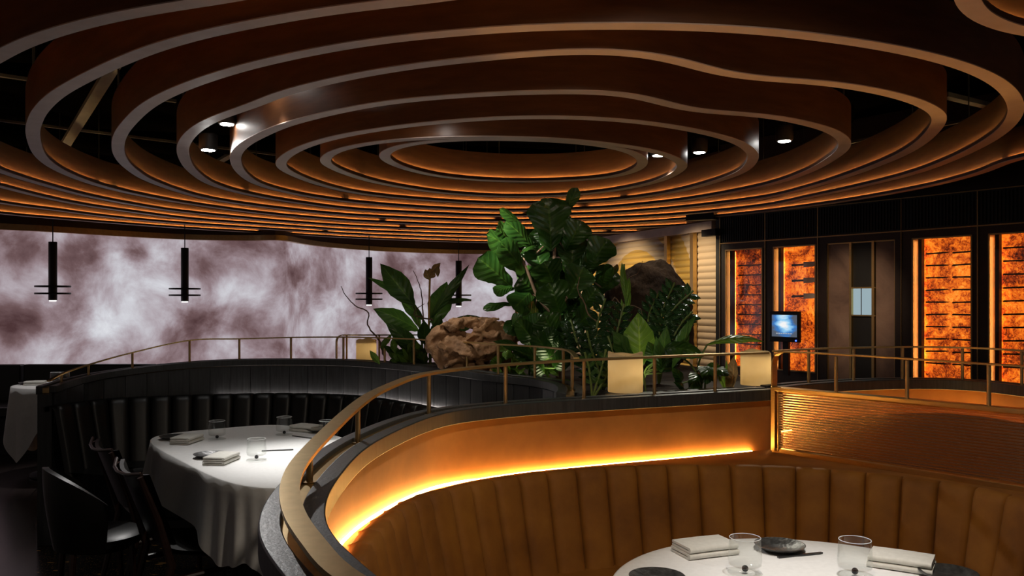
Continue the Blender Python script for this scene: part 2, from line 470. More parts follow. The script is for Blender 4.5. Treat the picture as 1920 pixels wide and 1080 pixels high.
# ------------------------------------------------------------------ setting: floor, ceiling, walls
mb = MB(); mb.box((-1, 6, -.05), (16, 22, .1)); struct(mb.build('floor', M['planks'], smooth=False))
mb = MB()
e = [G(60, 890, 0), G(105, 1080, 0), Vector((-2.05, 2.4, 0)), Vector((-.2, 2.4, 0)), Vector((-.2, 4.2, 0)), Vector((-2.2, 5.2, 0)), Vector((-3.1, 5.4, 0))]
e = [Vector((-3.35, 6.0, 0)), Vector((-2.56, 4.6, 0)), Vector((-2.0, 3.6, 0)), Vector((-1.5, 2.2, 0)), Vector((-.5, 2.0, 0)), Vector((-.55, 3.2, 0)), Vector((-.6, 4.6, 0)), Vector((-1.5, 5.5, 0)), Vector((-2.6, 5.2, 0))]
mb.poly(e, 0.0, .006); struct(mb.build('floor_terrazzo', M['terrazzo'], smooth=False))
mb = MB(); mb.box((-1, 6, 3.1), (16, 22, .1)); struct(mb.build('ceiling', M['deck'], smooth=False))

# ---- video wall
vw = [(-6.9, 8.0), (-5.45, 9.09), (-5.08, 9.45), (-4.51, 10.17), (-4.0, 10.62), (-3.3, 10.78), (-3.02, 10.68), (-2.90, 10.75), (-2.87, 11.0), (-2.79, 11.6), (-2.5, 12.37), (-1.9, 13.2), (-.9, 13.8), (.32, 13.98)]
vp = curve([(x, y, 0) for x, y in vw], .1, False, 1)
VS = [0]
for a, b in zip(vp, vp[1:]): VS.append(VS[-1] + (b - a).length)
def wall_s(px):
    k = (px - 960) / F; best = None
    for i, p in enumerate(vp):
        d = abs(p.x - k * p.y)
        if best is None or d < best[0]: best = (d, VS[i], p.y)
    return best[1], best[2]
t = NT('cloud_video'); tc = t.n('ShaderNodeTexCoord'); uvv = tc.outputs['UV']
dn = t.n('ShaderNodeTexNoise'); dn.inputs['Scale'].default_value = 1.3; dn.inputs['Detail'].default_value = 3; t.l(uvv, dn.inputs['Vector'])
sb = t.n('ShaderNodeVectorMath', operation='SUBTRACT'); t.l(dn.outputs['Color'], sb.inputs[0]); sb.inputs[1].default_value = (.5, .5, .5)
sc_ = t.n('ShaderNodeVectorMath', operation='SCALE'); t.l(sb.outputs[0], sc_.inputs[0]); sc_.inputs['Scale'].default_value = .55
ad = t.n('ShaderNodeVectorMath', operation='ADD'); t.l(uvv, ad.inputs[0]); t.l(sc_.outputs[0], ad.inputs[1])
tot = t.math('MULTIPLY_ADD', t.noise(uvv, 1.5, 9, .62, .3), 1.45, -.27)
BL = [(230, 560, 110, .34), (330, 500, 80, .20), (210, 640, 80, .22), (430, 530, 55, .22), (300, 475, 50, .18), (60, 520, 60, .12), (520, 580, 40, .2), (650, 540, 70, .25), (700, 480, 50, .15), (610, 600, 60, .2), (760, 560, 70, .22), (880, 560, 60, .2), (930, 520, 50, .15), (60, 655, 70, .2), (440, 645, 50, .18),
      (150, 485, 55, -.32), (40, 485, 60, -.25), (40, 610, 60, -.38), (130, 590, 45, -.25), (380, 500, 60, -.32), (365, 600, 55, -.34), (300, 630, 32, -.36), (240, 470, 40, -.22), (450, 470, 60, -.18), (560, 510, 45, -.25), (740, 500, 50, -.3), (860, 480, 60, -.25), (900, 610, 45, -.25), (660, 610, 40, -.22), (340, 670, 60, -.15), (590, 660, 50, -.2)]
for px, py, r, wgt in BL:
    s, Y = wall_s(px); z = HC - (py - HZ) / F * Y; rr = r / F * Y * 1.25
    ds = t.n('ShaderNodeVectorMath', operation='DISTANCE'); t.l(ad.outputs[0], ds.inputs[0]); ds.inputs[1].default_value = (s, z, 0)
    mr = t.n('ShaderNodeMapRange', interpolation_type='SMOOTHSTEP'); t.l(ds.outputs['Value'], mr.inputs[0])
    mr.inputs[1].default_value = 0; mr.inputs[2].default_value = rr; mr.inputs[3].default_value = wgt; mr.inputs[4].default_value = 0
    tot = t.math('ADD', tot, mr.outputs[0])
col = t.ramp(tot, [(.02, (.075, .036, .038)), (.24, (.16, .095, .10)), (.42, (.29, .21, .23)), (.60, (.45, .39, .43)), (.84, (.66, .66, .71)), (1, (.80, .82, .86))])
em = t.n('ShaderNodeEmission'); t.l(col, em.inputs[0]); em.inputs[1].default_value = .95; M['video'] = t.done(em)

root = thing('video_wall', 'long curved screen wall glowing with mauve and white clouds', 'screen wall', (-2.9, 10.8, .45))
mb = MB(); mb.grid([[p + Vector((0, 0, z)) for p in vp] for z in (.45, 2.2)])
scr = mb.build('screen', M['video'], root)
uvl = scr.data.uv_layers.new(name='UVMap'); nn = len(vp)
for lp in scr.data.loops:
    k = lp.vertex_index; uvl.data[lp.index].uv = (VS[k % nn], .45 if k < nn else 2.2)
mb = MB(); mb.sweep(vp, [(-.07, 2.2), (.02, 2.2), (.02, 2.265), (-.07, 2.265)]); mb.build('brass_trim', M['brassd'], root)
mb = MB(); mb.sweep(vp, [(-.01, 2.265), (.03, 2.265), (.03, 3.05), (-.01, 3.05)]); struct(mb.build('wall_left', M['fascia']))
mb = MB(); mb.sweep(vp, [(.03, 0), (.15, 0), (.15, 2.265), (.03, 2.265)]); struct(mb.build('wall_left_backing', M['black']))
mb = MB(); mb.sweep(vp, [(-.06, 0), (.0, 0), (.0, .45), (-.06, .45)]); struct(mb.build('baseboard_left', M['black']))

# ---- corrugated gold wall
ga, gb = Vector((2.2, 9.16, 0)), Vector((.26, 13.98, 0))
gd = (gb - ga).normalized(); gnrm = Vector((-gd.y, gd.x, 0))         # towards the room
if gnrm.x > 0: gnrm = -gnrm
zs = [i * .073 / 8 for i in range(int(2.2 / .073 * 8) + 1)]
mb = MB(); gl_ = (gb - ga).length
mb.grid([[ga + gd * s + gnrm * (.014 * abs(math.sin(math.pi * z / .073))) + Vector((0, 0, z)) for s in (0, gl_ / 2, gl_)] for z in zs])
o = struct(mb.build('wall_back', M['corr'], sharp=60))
u = o.data.uv_layers.new(name='UVMap')
for lp in o.data.loops:
    c = o.data.vertices[lp.vertex_index].co; u.data[lp.index].uv = ((c - ga).xy.dot(gd.xy), c.z)
mb = MB()
mid = (ga + gb) / 2
mb.box(mid + gnrm * .02 + Vector((0, 0, 2.25)), (gl_, .1, .1), math.atan2(gd.y, gd.x)); struct(mb.build('trim_1', M['rim'], smooth=False))
mb = MB(); mb.box(mid - gnrm * .06 + Vector((0, 0, 1.53)), (gl_ + .3, .1, 3.06), math.atan2(gd.y, gd.x)); struct(mb.build('wall_back_backing', M['fascia'], smooth=False))
def gpos(px):
    k = (px - 960) / F
    s = (k * ga.y - ga.x) / (gd.x - k * gd.y); return ga + gd * s
for px, lab in ((1258, 'slim brass upright on the ribbed wall, half hidden by the boulder'), (1307, 'taller brass upright on the ribbed wall beside the dark cabinets')):
    mb = MB(); mb.box(gpos(px) + gnrm * .05 + Vector((0, 0, 1.1)), (.06, .05, 2.2), math.atan2(gd.y, gd.x))
    tag(mb.build('wall_upright', M['brass'], smooth=False), lab, 'post', 'brass uprights on the ribbed wall')
for px, lab in ((968, 'thin brass post before the cloud screen, left of the fig trunk'), (1036, 'thin brass post behind the fig tree')):
    p = D(px, 600, 8.2); mb = MB(); mb.tube([(p.x, p.y, 0), (p.x, p.y, 1.42)], .013, 8)
    tag(mb.build('brass_post', M['brassd']), lab, 'post', 'slim posts behind the plants')

# ------------------------------------------------------------------ cabinet wall on the right
WA = Vector((2.14, 8.77, 0)); WU = Vector((.577, -.816, 0)).normalized(); WN = Vector((-WU.y, WU.x, 0)) * -1
if WN.x > 0: WN = -WN
WR = math.atan2(WU.y, WU.x)
def W(tt, d, z): return WA + WU * tt + WN * d + Vector((0, 0, z))
def wbox(mb, t0, t1, d0, d1, z0, z1):
    mb.box(W((t0 + t1) / 2, (d0 + d1) / 2, (z0 + z1) / 2), (t1 - t0, abs(d1 - d0), z1 - z0), WR)
mb = MB(); wbox(mb, -.02, 4.6, -.45, -.33, 0, 3.05); struct(mb.build('wall_right', M['black'], smooth=False))
mb = MB(); wbox(mb, -.02, 4.6, -.33, -.02, 2.31, 3.05); struct(mb.build('wall_right_soffit', M['cabwood'], smooth=False))
mb = MB(); wbox(mb, -.06, -.0, -.33, .0, 0, 2.31); struct(mb.build('trim_2', M['black'], smooth=False))
mods = [(0, .566, .067, .534, 'burlA', 'narrow dark cabinet with a dim amber stone panel, next to the ribbed wall', .0),
        (.566, 1.154, .66, 1.134, 'burlB', 'dark cabinet with amber stone holding three chef knives above the monitor', .0),
        (1.961, 2.588, 2.054, 2.546, 'burlC', 'dark cabinet with bright amber stone and two columns of knives, right of the marble door', .0),
        (2.588, 3.30, 2.668, 3.21, 'burlD', 'dark cabinet with bright amber stone cut by the right edge', .0)]
for t0, t1, p0, p1, mat, lab, _ in mods:
    c = W((t0 + t1) / 2, 0, 0)
    root = thing('display_cabinet', lab, 'cabinet', c, 0, 'backlit knife cabinets along the right wall')
    ZB, ZT = .78, 1.965
    mb = MB(); wbox(mb, t0, p0, -.30, 0, 0, 2.03); wbox(mb, p1, t1, -.30, 0, 0, 2.03); wbox(mb, p0, p1, -.30, 0, 0, ZB); wbox(mb, p0, p1, -.30, 0, ZT, 2.03)
    mb.build('frame', M['cabwood'], root, smooth=False)
    mb = MB(); wbox(mb, p0, p1, -.13, -.11, ZB, ZT); mb.build('stone_panel', M[mat], root, smooth=False)
    mb = MB(); wbox(mb, p0 + .028, p0 + .034, -.105, -.10, ZB + .02, ZT - .02); mb.build('led_strip', M['fireled'], root, smooth=False)
    mb = MB()
    for a, b in ((p0, p0 + .012), (p1 - .012, p1)): wbox(mb, a, b, 0, .006, ZB, ZT)
    wbox(mb, p0, p1, 0, .006, ZB, ZB + .012); wbox(mb, p0, p1, 0, .006, ZT - .012, ZT)
    mb.build('brass_edging', M['brassd'], root, smooth=False)
    mb = MB(); wbox(mb, p0 + .035, p0 + .064, -.075, -.03, ZB, ZT); mb.build('mullion', M['cabwood'], root, smooth=False)
    mb = MB(); wbox(mb, t0, t1, -.30, -.01, 2.03, 2.31)
    k = t0 + .02
    while k < t1 - .015: wbox(mb, k, k + .012, -.01, .0, 2.05, 2.29); k += .028
    mb.build('slatted_header', M['black'], root, smooth=False)
    mb = MB(); wbox(mb, t0, t1, 0, .008, 2.025, 2.035); wbox(mb, t0, t1, 0, .008, 2.302, 2.31); wbox(mb, t0 - .004, t0 + .004, 0, .008, 0, 2.31)
    mb.build('brass_line', M['brassd'], root, smooth=False)
    mb = MB(); wbox(mb, p0, p1, -.004, -.001, ZB, ZT); mb.build('glass_front', M['glass'], root, smooth=False)
# marble door module between
t0, t1 = 1.154, 1.961
def tpx(px): k = (px - 960) / F; return (8.77 * k - 2.14) / (WU.x + (-WU.y) * k)
root = thing('marble_door', 'pair of brown marble door leaves with brass edges and a lit square window', 'door', W((t0 + t1) / 2, 0, 0))
mb = MB(); wbox(mb, t0, t0 + .09, -.30, 0, 0, 2.03); wbox(mb, t1 - .06, t1, -.30, 0, 0, 2.03); wbox(mb, t0 + .09, t1 - .06, -.3, 0, 1.965, 2.03); mb.build('frame', M['cabwood'], root, smooth=False)
mb = MB(); wbox(mb, t0 + .09, tpx(1592), -.05, -.02, 0, 1.96); mb.build('marble_leaf', M['marble'], root, smooth=False)
mb = MB(); wbox(mb, tpx(1640), t1 - .06, -.05, -.02, 0, 1.96); mb.build('marble_leaf', M['marble'], root, smooth=False)
za, zb = D(1615, 590, 7.55).z, D(1615, 541, 7.55).z
mb = MB(); wbox(mb, tpx(1592), tpx(1640), -.06, -.03, 0, za); wbox(mb, tpx(1592), tpx(1640), -.06, -.03, zb, 1.96); mb.build('black_panel', M['black'], root, smooth=False)
mb = MB()
for a in (tpx(1592), tpx(1634)): wbox(mb, a, a + .022, -.03, .0, 0, 1.965)
wbox(mb, tpx(1592), tpx(1640), -.03, -.005, za - .012, za); wbox(mb, tpx(1592), tpx(1640), -.03, -.005, zb, zb + .012)
wbox(mb, t0 + .09, t0 + .10, -.03, -.01, 0, 1.965); wbox(mb, t1 - .07, t1 - .06, -.03, -.01, 0, 1.965); wbox(mb, t0 + .09, t1 - .06, -.03, -.01, 1.955, 1.965)
mb.build('brass_edging', M['brass'], root, smooth=False)
mb = MB(); wbox(mb, tpx(1594), tpx(1634), -.055, -.045, za, zb); pn = mb.build('window', emit('lit_window', (.50, .66, .72), .62), root, smooth=False)
mb = MB(); wbox(mb, tpx(1609), tpx(1609) + .006, -.05, -.04, za, zb); mb.build('window_bar', M['beam'], pn, smooth=False)
mb = MB(); wbox(mb, t0, t1, -.30, -.01, 2.03, 2.31); k = t0 + .02
while k < t1 - .015: wbox(mb, k, k + .012, -.01, .0, 2.05, 2.29); k += .028
mb.build('slatted_header', M['black'], root, smooth=False)
mb = MB(); wbox(mb, t0, t1, 0, .008, 2.025, 2.035); wbox(mb, t0, t1, 0, .008, 2.302, 2.31); wbox(mb, t0 - .004, t0 + .004, 0, .008, 0, 2.31); wbox(mb, t1 - .004, t1 + .004, 0, .008, 0, 2.31); mb.build('brass_line', M['brassd'], root, smooth=False)

# ---- knives on the stone
ORD = ['top', 'second', 'third', 'fourth', 'fifth', 'sixth', 'seventh', 'eighth', 'ninth', 'tenth']
def make_knife(L, H, chef):
    """local frame: x along the wall, y out of it, z up; origin at the middle"""
    r = thing('chef_knife' if chef else 'steak_knife', '', 'knife')
    hl = L * (.42 if chef else .45)
    mb = MB(); x0 = -L / 2
    hp = [(0, -.5), (.12, -.62), (.5, -.42), (1, -.5), (1, .5), (.5, .5), (.1, .6), (0, .3)]
    hh = .020 if chef else .012
    n = len(hp)
    b = mb.add([(x0 + u * hl, y, v * hh) for y in (-.006, .006) for u, v in hp], [])
    mb.f.append(tuple(b + i for i in range(n))); mb.f.append(tuple(b + n + i for i in reversed(range(n))))
    for i in range(n): mb.f.append((b + i, b + (i + 1) % n, b + n + (i + 1) % n, b + n + i))
    mb.build('handle', M['handle'], r, world=False)
    mb = MB(); x1 = x0 + hl; bl = L - hl
    bp = [(0, .5), (.55, .45), (1, .12 if not chef else .3), (.82, -.28), (.5, -.48), (0, -.5)]
    n = len(bp); b = mb.add([(x1 + u * bl, y, v * H) for y in (-.002, .002) for u, v in bp], [])
    mb.f.append(tuple(b + i for i in range(n))); mb.f.append(tuple(b + n + i for i in reversed(range(n))))
    for i in range(n): mb.f.append((b + i, b + (i + 1) % n, b + n + (i + 1) % n, b + n + i))
    mb.build('blade', simple('chef_blade', (.62, .60, .58), (.75, .73, .70), .5) if chef else M['darksteel'], r, world=False, smooth=False)
    return r
sk = make_knife(.205, .014, False); first = True
def put(proto, used, tm, z, lab, grp, tilt=0):
    loc = W(tm, -.10, z)
    if used: o = dup(proto, loc, WR, lab, grp)
    else: o = proto; o.location = loc; o.rotation_euler = (0, 0, WR); o['label'] = lab; o['group'] = grp
    if tilt: o.rotation_euler = (0, tilt, WR)
    return o
rk = random.Random(5); used = False
cols = [(.156 + .1, 9, 1.803, 1.009, 'left column of the dim narrow cabinet by the ribbed wall', 'knives in the dim amber cabinet'),
        (.425 + .1, 9, 1.803, 1.009, 'right column of the dim narrow cabinet by the ribbed wall', 'knives in the dim amber cabinet'),
        (2.114 + .105, 10, 1.838, .931, 'left column of the bright cabinet beside the marble door', 'knives in the bright amber cabinet'),
        (2.385 + .1, 10, 1.838, .931, 'right column of the bright cabinet beside the marble door', 'knives in the bright amber cabinet'),
        (2.728 + .105, 10, 1.854, .936, 'cabinet at the right picture edge', 'knives in the rightmost cabinet')]
for tm, n, za_, zb_, where, grp in cols:
    for i in range(n):
        z = za_ + (zb_ - za_) * i / (n - 1)
        lim = .534 if tm < .6 else (2.546 if tm < 2.6 else 9)
        tmm = min(tm, lim - .105)
        put(sk, used, tmm, z, '%s thin dark steak knife, %s' % (ORD[i] if i < n - 1 else 'lowest', where), grp, rk.uniform(-.03, .03) - .02); used = True
ck = make_knife(.31, .052, True); used = False
for i, (py, nm) in enumerate(((495, 'top'), (525, 'middle'), (555, 'lowest'))):
    put(ck, used, (tpx(1472) + tpx(1526)) / 2, D(1500, py, 7.95).z, '%s of the three broad chef knives on amber stone over the monitor' % nm, 'chef knives on the amber stone', -.02); used = True

# ---- monitor in front of the second cabinet
root = thing('monitor', 'small black touch monitor showing a blue and white blur', 'monitor', W(.885, .12, 1.05))
mb = MB(); wbox(mb, .722, 1.05, .10, .14, D(1488, 643, 7.8).z, D(1488, 584, 7.8).z); mb.build('housing', M['black'], root, smooth=False, bevel=.006)
t = NT('monitor_picture'); v = t.coord('Object'); nz = t.noise(t.coord('Object', (3, 3, 9)), 1.6, 5)
gd_ = t.n('ShaderNodeVectorMath', operation='DISTANCE'); t.l(t.n('ShaderNodeTexCoord').outputs['Object'], gd_.inputs[0])
mcen = W(.885, .14, (D(1488, 608, 7.8).z)); gd_.inputs[1].default_value = mcen
f = t.math('SUBTRACT', t.math('MULTIPLY_ADD', nz, .9, .42), t.math('MULTIPLY', gd_.outputs['Value'], 4.2))
col = t.ramp(f, [(.25, (.10, .12, .16)), (.42, (.05, .22, .60)), (.58, (.35, .70, 1)), (.75, (1, 1, 1))])
e_ = t.n('ShaderNodeEmission'); t.l(col, e_.inputs[0]); e_.inputs[1].default_value = .9; M['pic'] = t.done(e_)
mb = MB(); wbox(mb, .752, 1.03, .14, .1415, D(1488, 633, 7.8).z, D(1488, 591, 7.8).z); pco = mb.build('picture', M['pic'], root, smooth=False)
mb = MB()
for k in range(7): wbox(mb, .80 + k * .026, .82 + k * .026, .1415, .1425, D(1488, 627.5, 7.8).z, D(1488, 625.8, 7.8).z)
mb.build('caption_text', emit('caption_white', (.8, .85, .9), .5), pco, smooth=False)
mb = MB(); mb.ball(W(1.02, .141, D(1488, 639.5, 7.8).z), .008); mb.build('power_light', emit('blue_led', (.05, .12, 1), 4), root)
mb = MB(); wbox(mb, .86, .92, .0, .10, 1.10, 1.16); wbox(mb, .86, .92, .09, .12, .75, 1.1); mb.build('bracket', M['black'], root, smooth=False)

# ------------------------------------------------------------------ ceiling rings
RZ = 2.30
def P(l): return [G(x, y, RZ) for x, y in l]
def Wd(l): return [Vector((x, y, RZ)) for x, y in l]
R7 = P([(718,294),(730,281),(775,269),(855,262.5),(930,261.5),(1010,263.5),(1085,268),(1135,274),(1172,281.5),(1197,292),(1207,304),(1197,317),(1172,327),(1135,334),(1060,339.5),(960,341),(855,335),(792,325),(742,310)])
R6 = P([(607.5,302.5),(620,287.5),(655,276),(705,267.5),(755,262.5),(805,259.5),(880,258),(955,258),(1010,259.5),(1085,264),(1135,269.5),(1172,274.5),(1210,280),(1247,290),(1272,301),(1282,311),(1267,325),(1235,340),(1185,352),(1135,360),(1060,367),(955,369.5),(855,364.5),(780,356),(705,342.5),(655,328),(620,313)])
R5 = P([(525,307),(535,294),(567.5,276),(630,257.5),(705,244),(780,234),(880,225),(955,221),(1035,220),(1110,222.5),(1185,227.5),(1260,237.5),(1335,252),(1385,267.5),(1410,285),(1412,300),(1395,320),(1360,335),(1285,356),(1210,369),(1110,379),(955,383),(855,379.5),(730,370),(655,360),(592,344),(550,327.5),(531,317)])
R4 = P([(441,298),(445,284),(462,268),(480,259),(530,236),(630,210),(730,192),(830,182.5),(955,175),(1085,172.5),(1160,175),(1210,184),(1260,198.5),(1310,209),(1435,217.5),(1515,232.5),(1560,246),(1583,262),(1582,280),(1552,302.5),(1515,322.5),(1440,347.5),(1310,372),(1210,384),(1110,392),(955,396),(855,393.5),(730,386),(655,379),(580,369),(530,359),(480,344),(450,321)])
R3 = P([(342,281),(350,260),(375,237),(412,219),(480,196),(530,175),(630,150),(730,131),(830,117.5),(955,105),(1035,98),(1122,96),(1185,99),(1260,111),(1310,126),(1360,140),(1435,149),(1540,155),(1640,170),(1715,189),(1757,210),(1763,225),(1747,250),(1715,277),(1665,302),(1590,330),(1515,353),(1440,370.5),(1310,387),(1210,396),(1110,402),(955,405.5),(855,403.5),(680,395),(580,384),(475,367),(400,347),(362,322),(347,301)])
R2 = P([(221,272),(227,250),(245,227),(275,199),(325,172),(400,144),(480,121),(580,99),(680,81),(780,69),(955,54),(1085,50),(1185,49),(1310,52),(1435,59),(1540,71),(1640,85),(1740,105),(1815,127),(1865,150),(1895,175),(1906,200),(1905,213),(1890,237),(1852,266),(1790,297),(1715,325),(1615,350),(1515,371),(1440,386),(1310,400),(1210,407),(1110,411.5),(955,415),(855,413.5),(680,406),(580,398),(475,386),(375,370),(287,342),(245,317),(225,294)])
R1 = P([(61,250),(66,228),(70,215),(100,182),(150,152),(225,116),(300,87),(375,66),(480,44),(580,26),(680,12),(780,2)]) + Wd([(.25,2.2),(.75,1.75),(1.3,1.2),(2.2,1.0),(3.0,1.7),(3.3,2.9),(3.28,4.2)]) + P([(1915,297),(1840,324),(1740,350),(1590,377),(1440,397),(1310,410),(1210,417),(1110,421.5),(955,424.5),(855,423),(680,416),(580,409),(475,399),(350,382),(250,364),(175,345),(112,320),(75,292)])
R0 = P([(1290,423),(1210,427),(1110,430),(955,433),(855,432),(680,426),(580,420),(475,411.5),(325,396),(225,380),(150,365),(75,345),(0,321)]) + Wd([(-3.1,4.6),(-2.55,3.72)]) + P([(0,105),(50,80),(125,54),(225,30),(325,12),(400,2)]) + Wd([(-.4,2.2),(.05,1.8),(.35,1.2)])
Rm1 = P([(1195,436.5),(1110,438),(955,441),(855,440),(680,434),(580,428),(475,420.5),(350,411),(225,395),(150,384),(75,369),(0,350)]) + Wd([(-3.75,5.2),(-3.3,4.0),(-2.6,3.0),(-1.9,2.2),(-1.3,1.3),(-.9,.4)])
Rm2 = P([(1100,446.5),(955,448.5),(855,447),(680,441),(580,435),(475,428.5),(325,418.5),(200,407),(100,394),(0,381)]) + Wd([(-4.5,6.0),(-4.15,4.6),(-3.5,3.4)])
Rm3 = P([(945,455.5),(855,454),(680,447.5),(580,442),(475,436),(350,429),(225,420),(100,410),(0,401)]) + Wd([(-5.35,7.0),(-5.2,5.6),(-4.7,4.3)])
SA = [Vector((1.95 + .8 * math.cos(a), 1.98 + .8 * math.sin(a), RZ)) for a in [i * math.pi / 10 for i in range(20)]]
SB = [Vector((2.0 + .45 * math.cos(a), 1.95 + .45 * math.sin(a), RZ)) for a in [i * math.pi / 8 for i in range(16)]]
rings = [(R7, True, 'innermost of the nested wooden ceiling rings, nearly circular'), (R6, True, 'second wooden ceiling ring counted from the innermost'), (R5, True, 'third wooden ceiling ring counted from the innermost'), (R4, True, 'fourth wooden ceiling ring from the innermost, with a dent on its near right side'), (R3, True, 'fifth wooden ceiling ring from the innermost, wavy along its near side'), (R2, True, 'sixth wooden ceiling ring from the innermost, reaching the right picture edge'), (R1, True, 'seventh wooden ceiling ring from the innermost, its left bend near the left picture edge'), (R0, False, 'eighth wooden ceiling ring from the innermost, crossing the top left corner'), (Rm1, False, 'third outermost wooden ceiling ring, a lit line before the far walls'), (Rm2, False, 'second outermost wooden ceiling ring, a lit line before the far walls'), (Rm3, False, 'outermost wooden ceiling ring, just in front of the cloud screen'), (SA, True, 'separate round wooden ceiling ring in the top right corner'), (SB, True, 'small ring inside the separate round ceiling ring at top right')]
rr_ = random.Random(3)
for pts, closed, lab in rings:
    pth = curve(pts, .045, closed, 14)
    if closed:
        ar = sum(a.x * b.y - b.x * a.y for a, b in zip(pth, pth[1:] + pth[:1]))
        if ar < 0: pth.reverse()
    cx = sum((p for p in pth), Vector()) / len(pth)
    root = thing('ceiling_ring', lab, 'ceiling ring', (cx.x, cx.y, RZ), 0, 'nested wooden rings hung from the ceiling')
    mb = MB(); mb.sweep(pth, [(-.0325, 0), (.0325, 0), (.0325, .004), (-.0325, .004)], closed); mb.build('rim', M['rim'], root)
    mb = MB(); mb.sweep(pth, [(-.0325, .004), (-.0025, .004), (-.0025, .20), (-.0325, .20)], closed); mb.build('board', M['veneer'], root)
    mb = MB(); mb.sweep(pth, [(.0235, .004), (.0325, .004), (.0325, .024), (.0235, .024)], closed); lipo = mb.build('lip', M['lip'], root)
    n = len(pth); gaps = set()
    for _ in range(max(1, n // 90)):
        g = rr_.randrange(n); gaps |= {g, g + 1}
    mb = MB(); mb.sweep(pth, [(.0005, .0165), (.0055, .0215)], closed, False, lambda i: i in gaps)
    o = mb.build('led_strip', M['ringled'], lipo, fix=False)
    for k in range(0, n, max(8, n // 8)):
        p = pth[k]; mb = MB(); mb.tube([(p.x, p.y, RZ + .2), (p.x, p.y, 3.05)], .004, 5)
        mb.build('hanger', M['black'], root)

# beams and pipes above the rings
def beam(p, q, wx, wz, lab, name='ceiling_beam', mat='beam'):
    mb = MB(); mb.bar(p, q, wx, wz); tag(mb.build(name, M[mat], smooth=False), lab, 'beam', 'steel channels above the rings')
beam(D(122, 272, 6.6), D(215, 120, 4.9), .07, .03, 'diagonal steel channel in the gap left of the second ceiling bend')
beam(D(-60, 218, 6.6), D(520, 290, 7.6), .02, .02, 'long thin level rod above the rings at left')
beam(D(-60, 132, 5.2), D(330, 190, 5.9), .03, .02, 'nearer thin level rod above the rings at left')
beam(D(405, 306, 9.4), D(442, 285, 8.6), .07, .03, 'short steel channel seen inside the fifth ring at left')
beam(D(1770, 178, 5.5), D(1880, 205, 5.9), .06, .03, 'flat steel channel seen past the right bend of the sixth ring')
beam(D(1590, 268, 6.5), D(1850, 218, 5.4), .025, .02, 'slim rail crossing the gaps of the rings at right')
beam(D(1430, 300, 7.2), D(1700, 246, 6.2), .02, .02, 'slim rail crossing the fourth ring at right')
beam(D(1300, 322, 8.6), D(1420, 312, 8.2), .03, .02, 'short slim rail seen inside the third ring at right')
beam(D(1290, 408, 8.9), D(1342, 405, 8.7), .10, .07, 'black box under the far rings above the ribbed wall', 'ceiling_speaker', 'black')
beam(D(1320, 438, 8.9), D(1346, 435, 8.75), .08, .07, 'small black box at the top right end of the ribbed wall', 'wall_speaker', 'black')
for i, (a, b) in enumerate((((-5, 5.1), (2.6, 6.6)), ((-4.8, 7.3), (1.2, 8.8)), ((-3.6, 9.6), (.6, 11.0)))):
    mb = MB(); mb.tube([(a[0], a[1], 2.88), (b[0], b[1], 2.88)], .09, 12)
    tag(mb.build('duct', M['deck']), ('nearest', 'middle', 'farthest')[i] + ' of the three dark round ducts under the ceiling deck', 'duct', 'ducts above the rings')

# spot fixtures
def fixture(x, y, z, lab, drop):
    r = thing('ceiling_spotlight', lab, 'spotlight', (x, y, z), 0, 'black ceiling spotlights')
    mb = MB(); mb.lathe([(.045, 0), (.052, .01), (.052, .09), (.03, .1)], (0, 0, 0), 18); hs_ = mb.build('housing', M['black'], r, world=False)
    mb = MB(); mb.lathe([(.036, -.004), (.036, .001)], (0, 0, 0), 18); mb.build('lens', M['spot'], hs_, world=False)
    mb = MB(); mb.tube([(0, 0, .1), (0, 0, 3.05 - z)], .008, 6); mb.build('stem', M['black'], r, world=False)
fixture(-1.57, 4.70, SPOT_Z, 'lit spotlight seen at left between the fourth and fifth rings', 0)
fixture(1.23, 5.60, SPOT_Z, 'lit spotlight hanging right of the second ceiling ring', 0)
fixture(1.66, 5.20, SPOT_Z, 'lit spotlight hanging right of the third ceiling ring', 0)
fixture(-1.207, 4.08, 2.53, 'spotlight above the long white table, hidden behind a ring board', 0)
fixture(-1.78, 5.0, 2.33, 'added fill spotlight hanging low at left between the fifth and fourth rings', 0)  # invented fixture for the two added beams on plants and booth
fixture(-.40, 4.27, SPOT_Z - .055, 'spotlight above the driftwood, hidden behind the third ring board', 0)
fixture(.98, 5.72, SPOT_Z, 'spotlight inside the second ring shining on its right bend', 0)
p = D(1050, 229, 4.55)
root = thing('dome_camera', 'small dark dome camera peeking below the third ring near the centre', 'camera', (p.x, p.y, p.z))
mb = MB(); mb.lathe([(.012, -.040), (.028, -.034), (.040, -.018), (.044, 0)], (0, 0, 0), 18); mb.build('dome', M['bead'], root, world=False)
mb = MB(); mb.lathe([(.047, 0), (.047, .03)], (0, 0, 0), 18); mb.build('collar', M['steel'], root, world=False)
mb = MB(); mb.tube([(0, 0, .03), (0, 0, 3.05 - p.z)], .012, 6); mb.build('stem', M['black'], root, world=False)

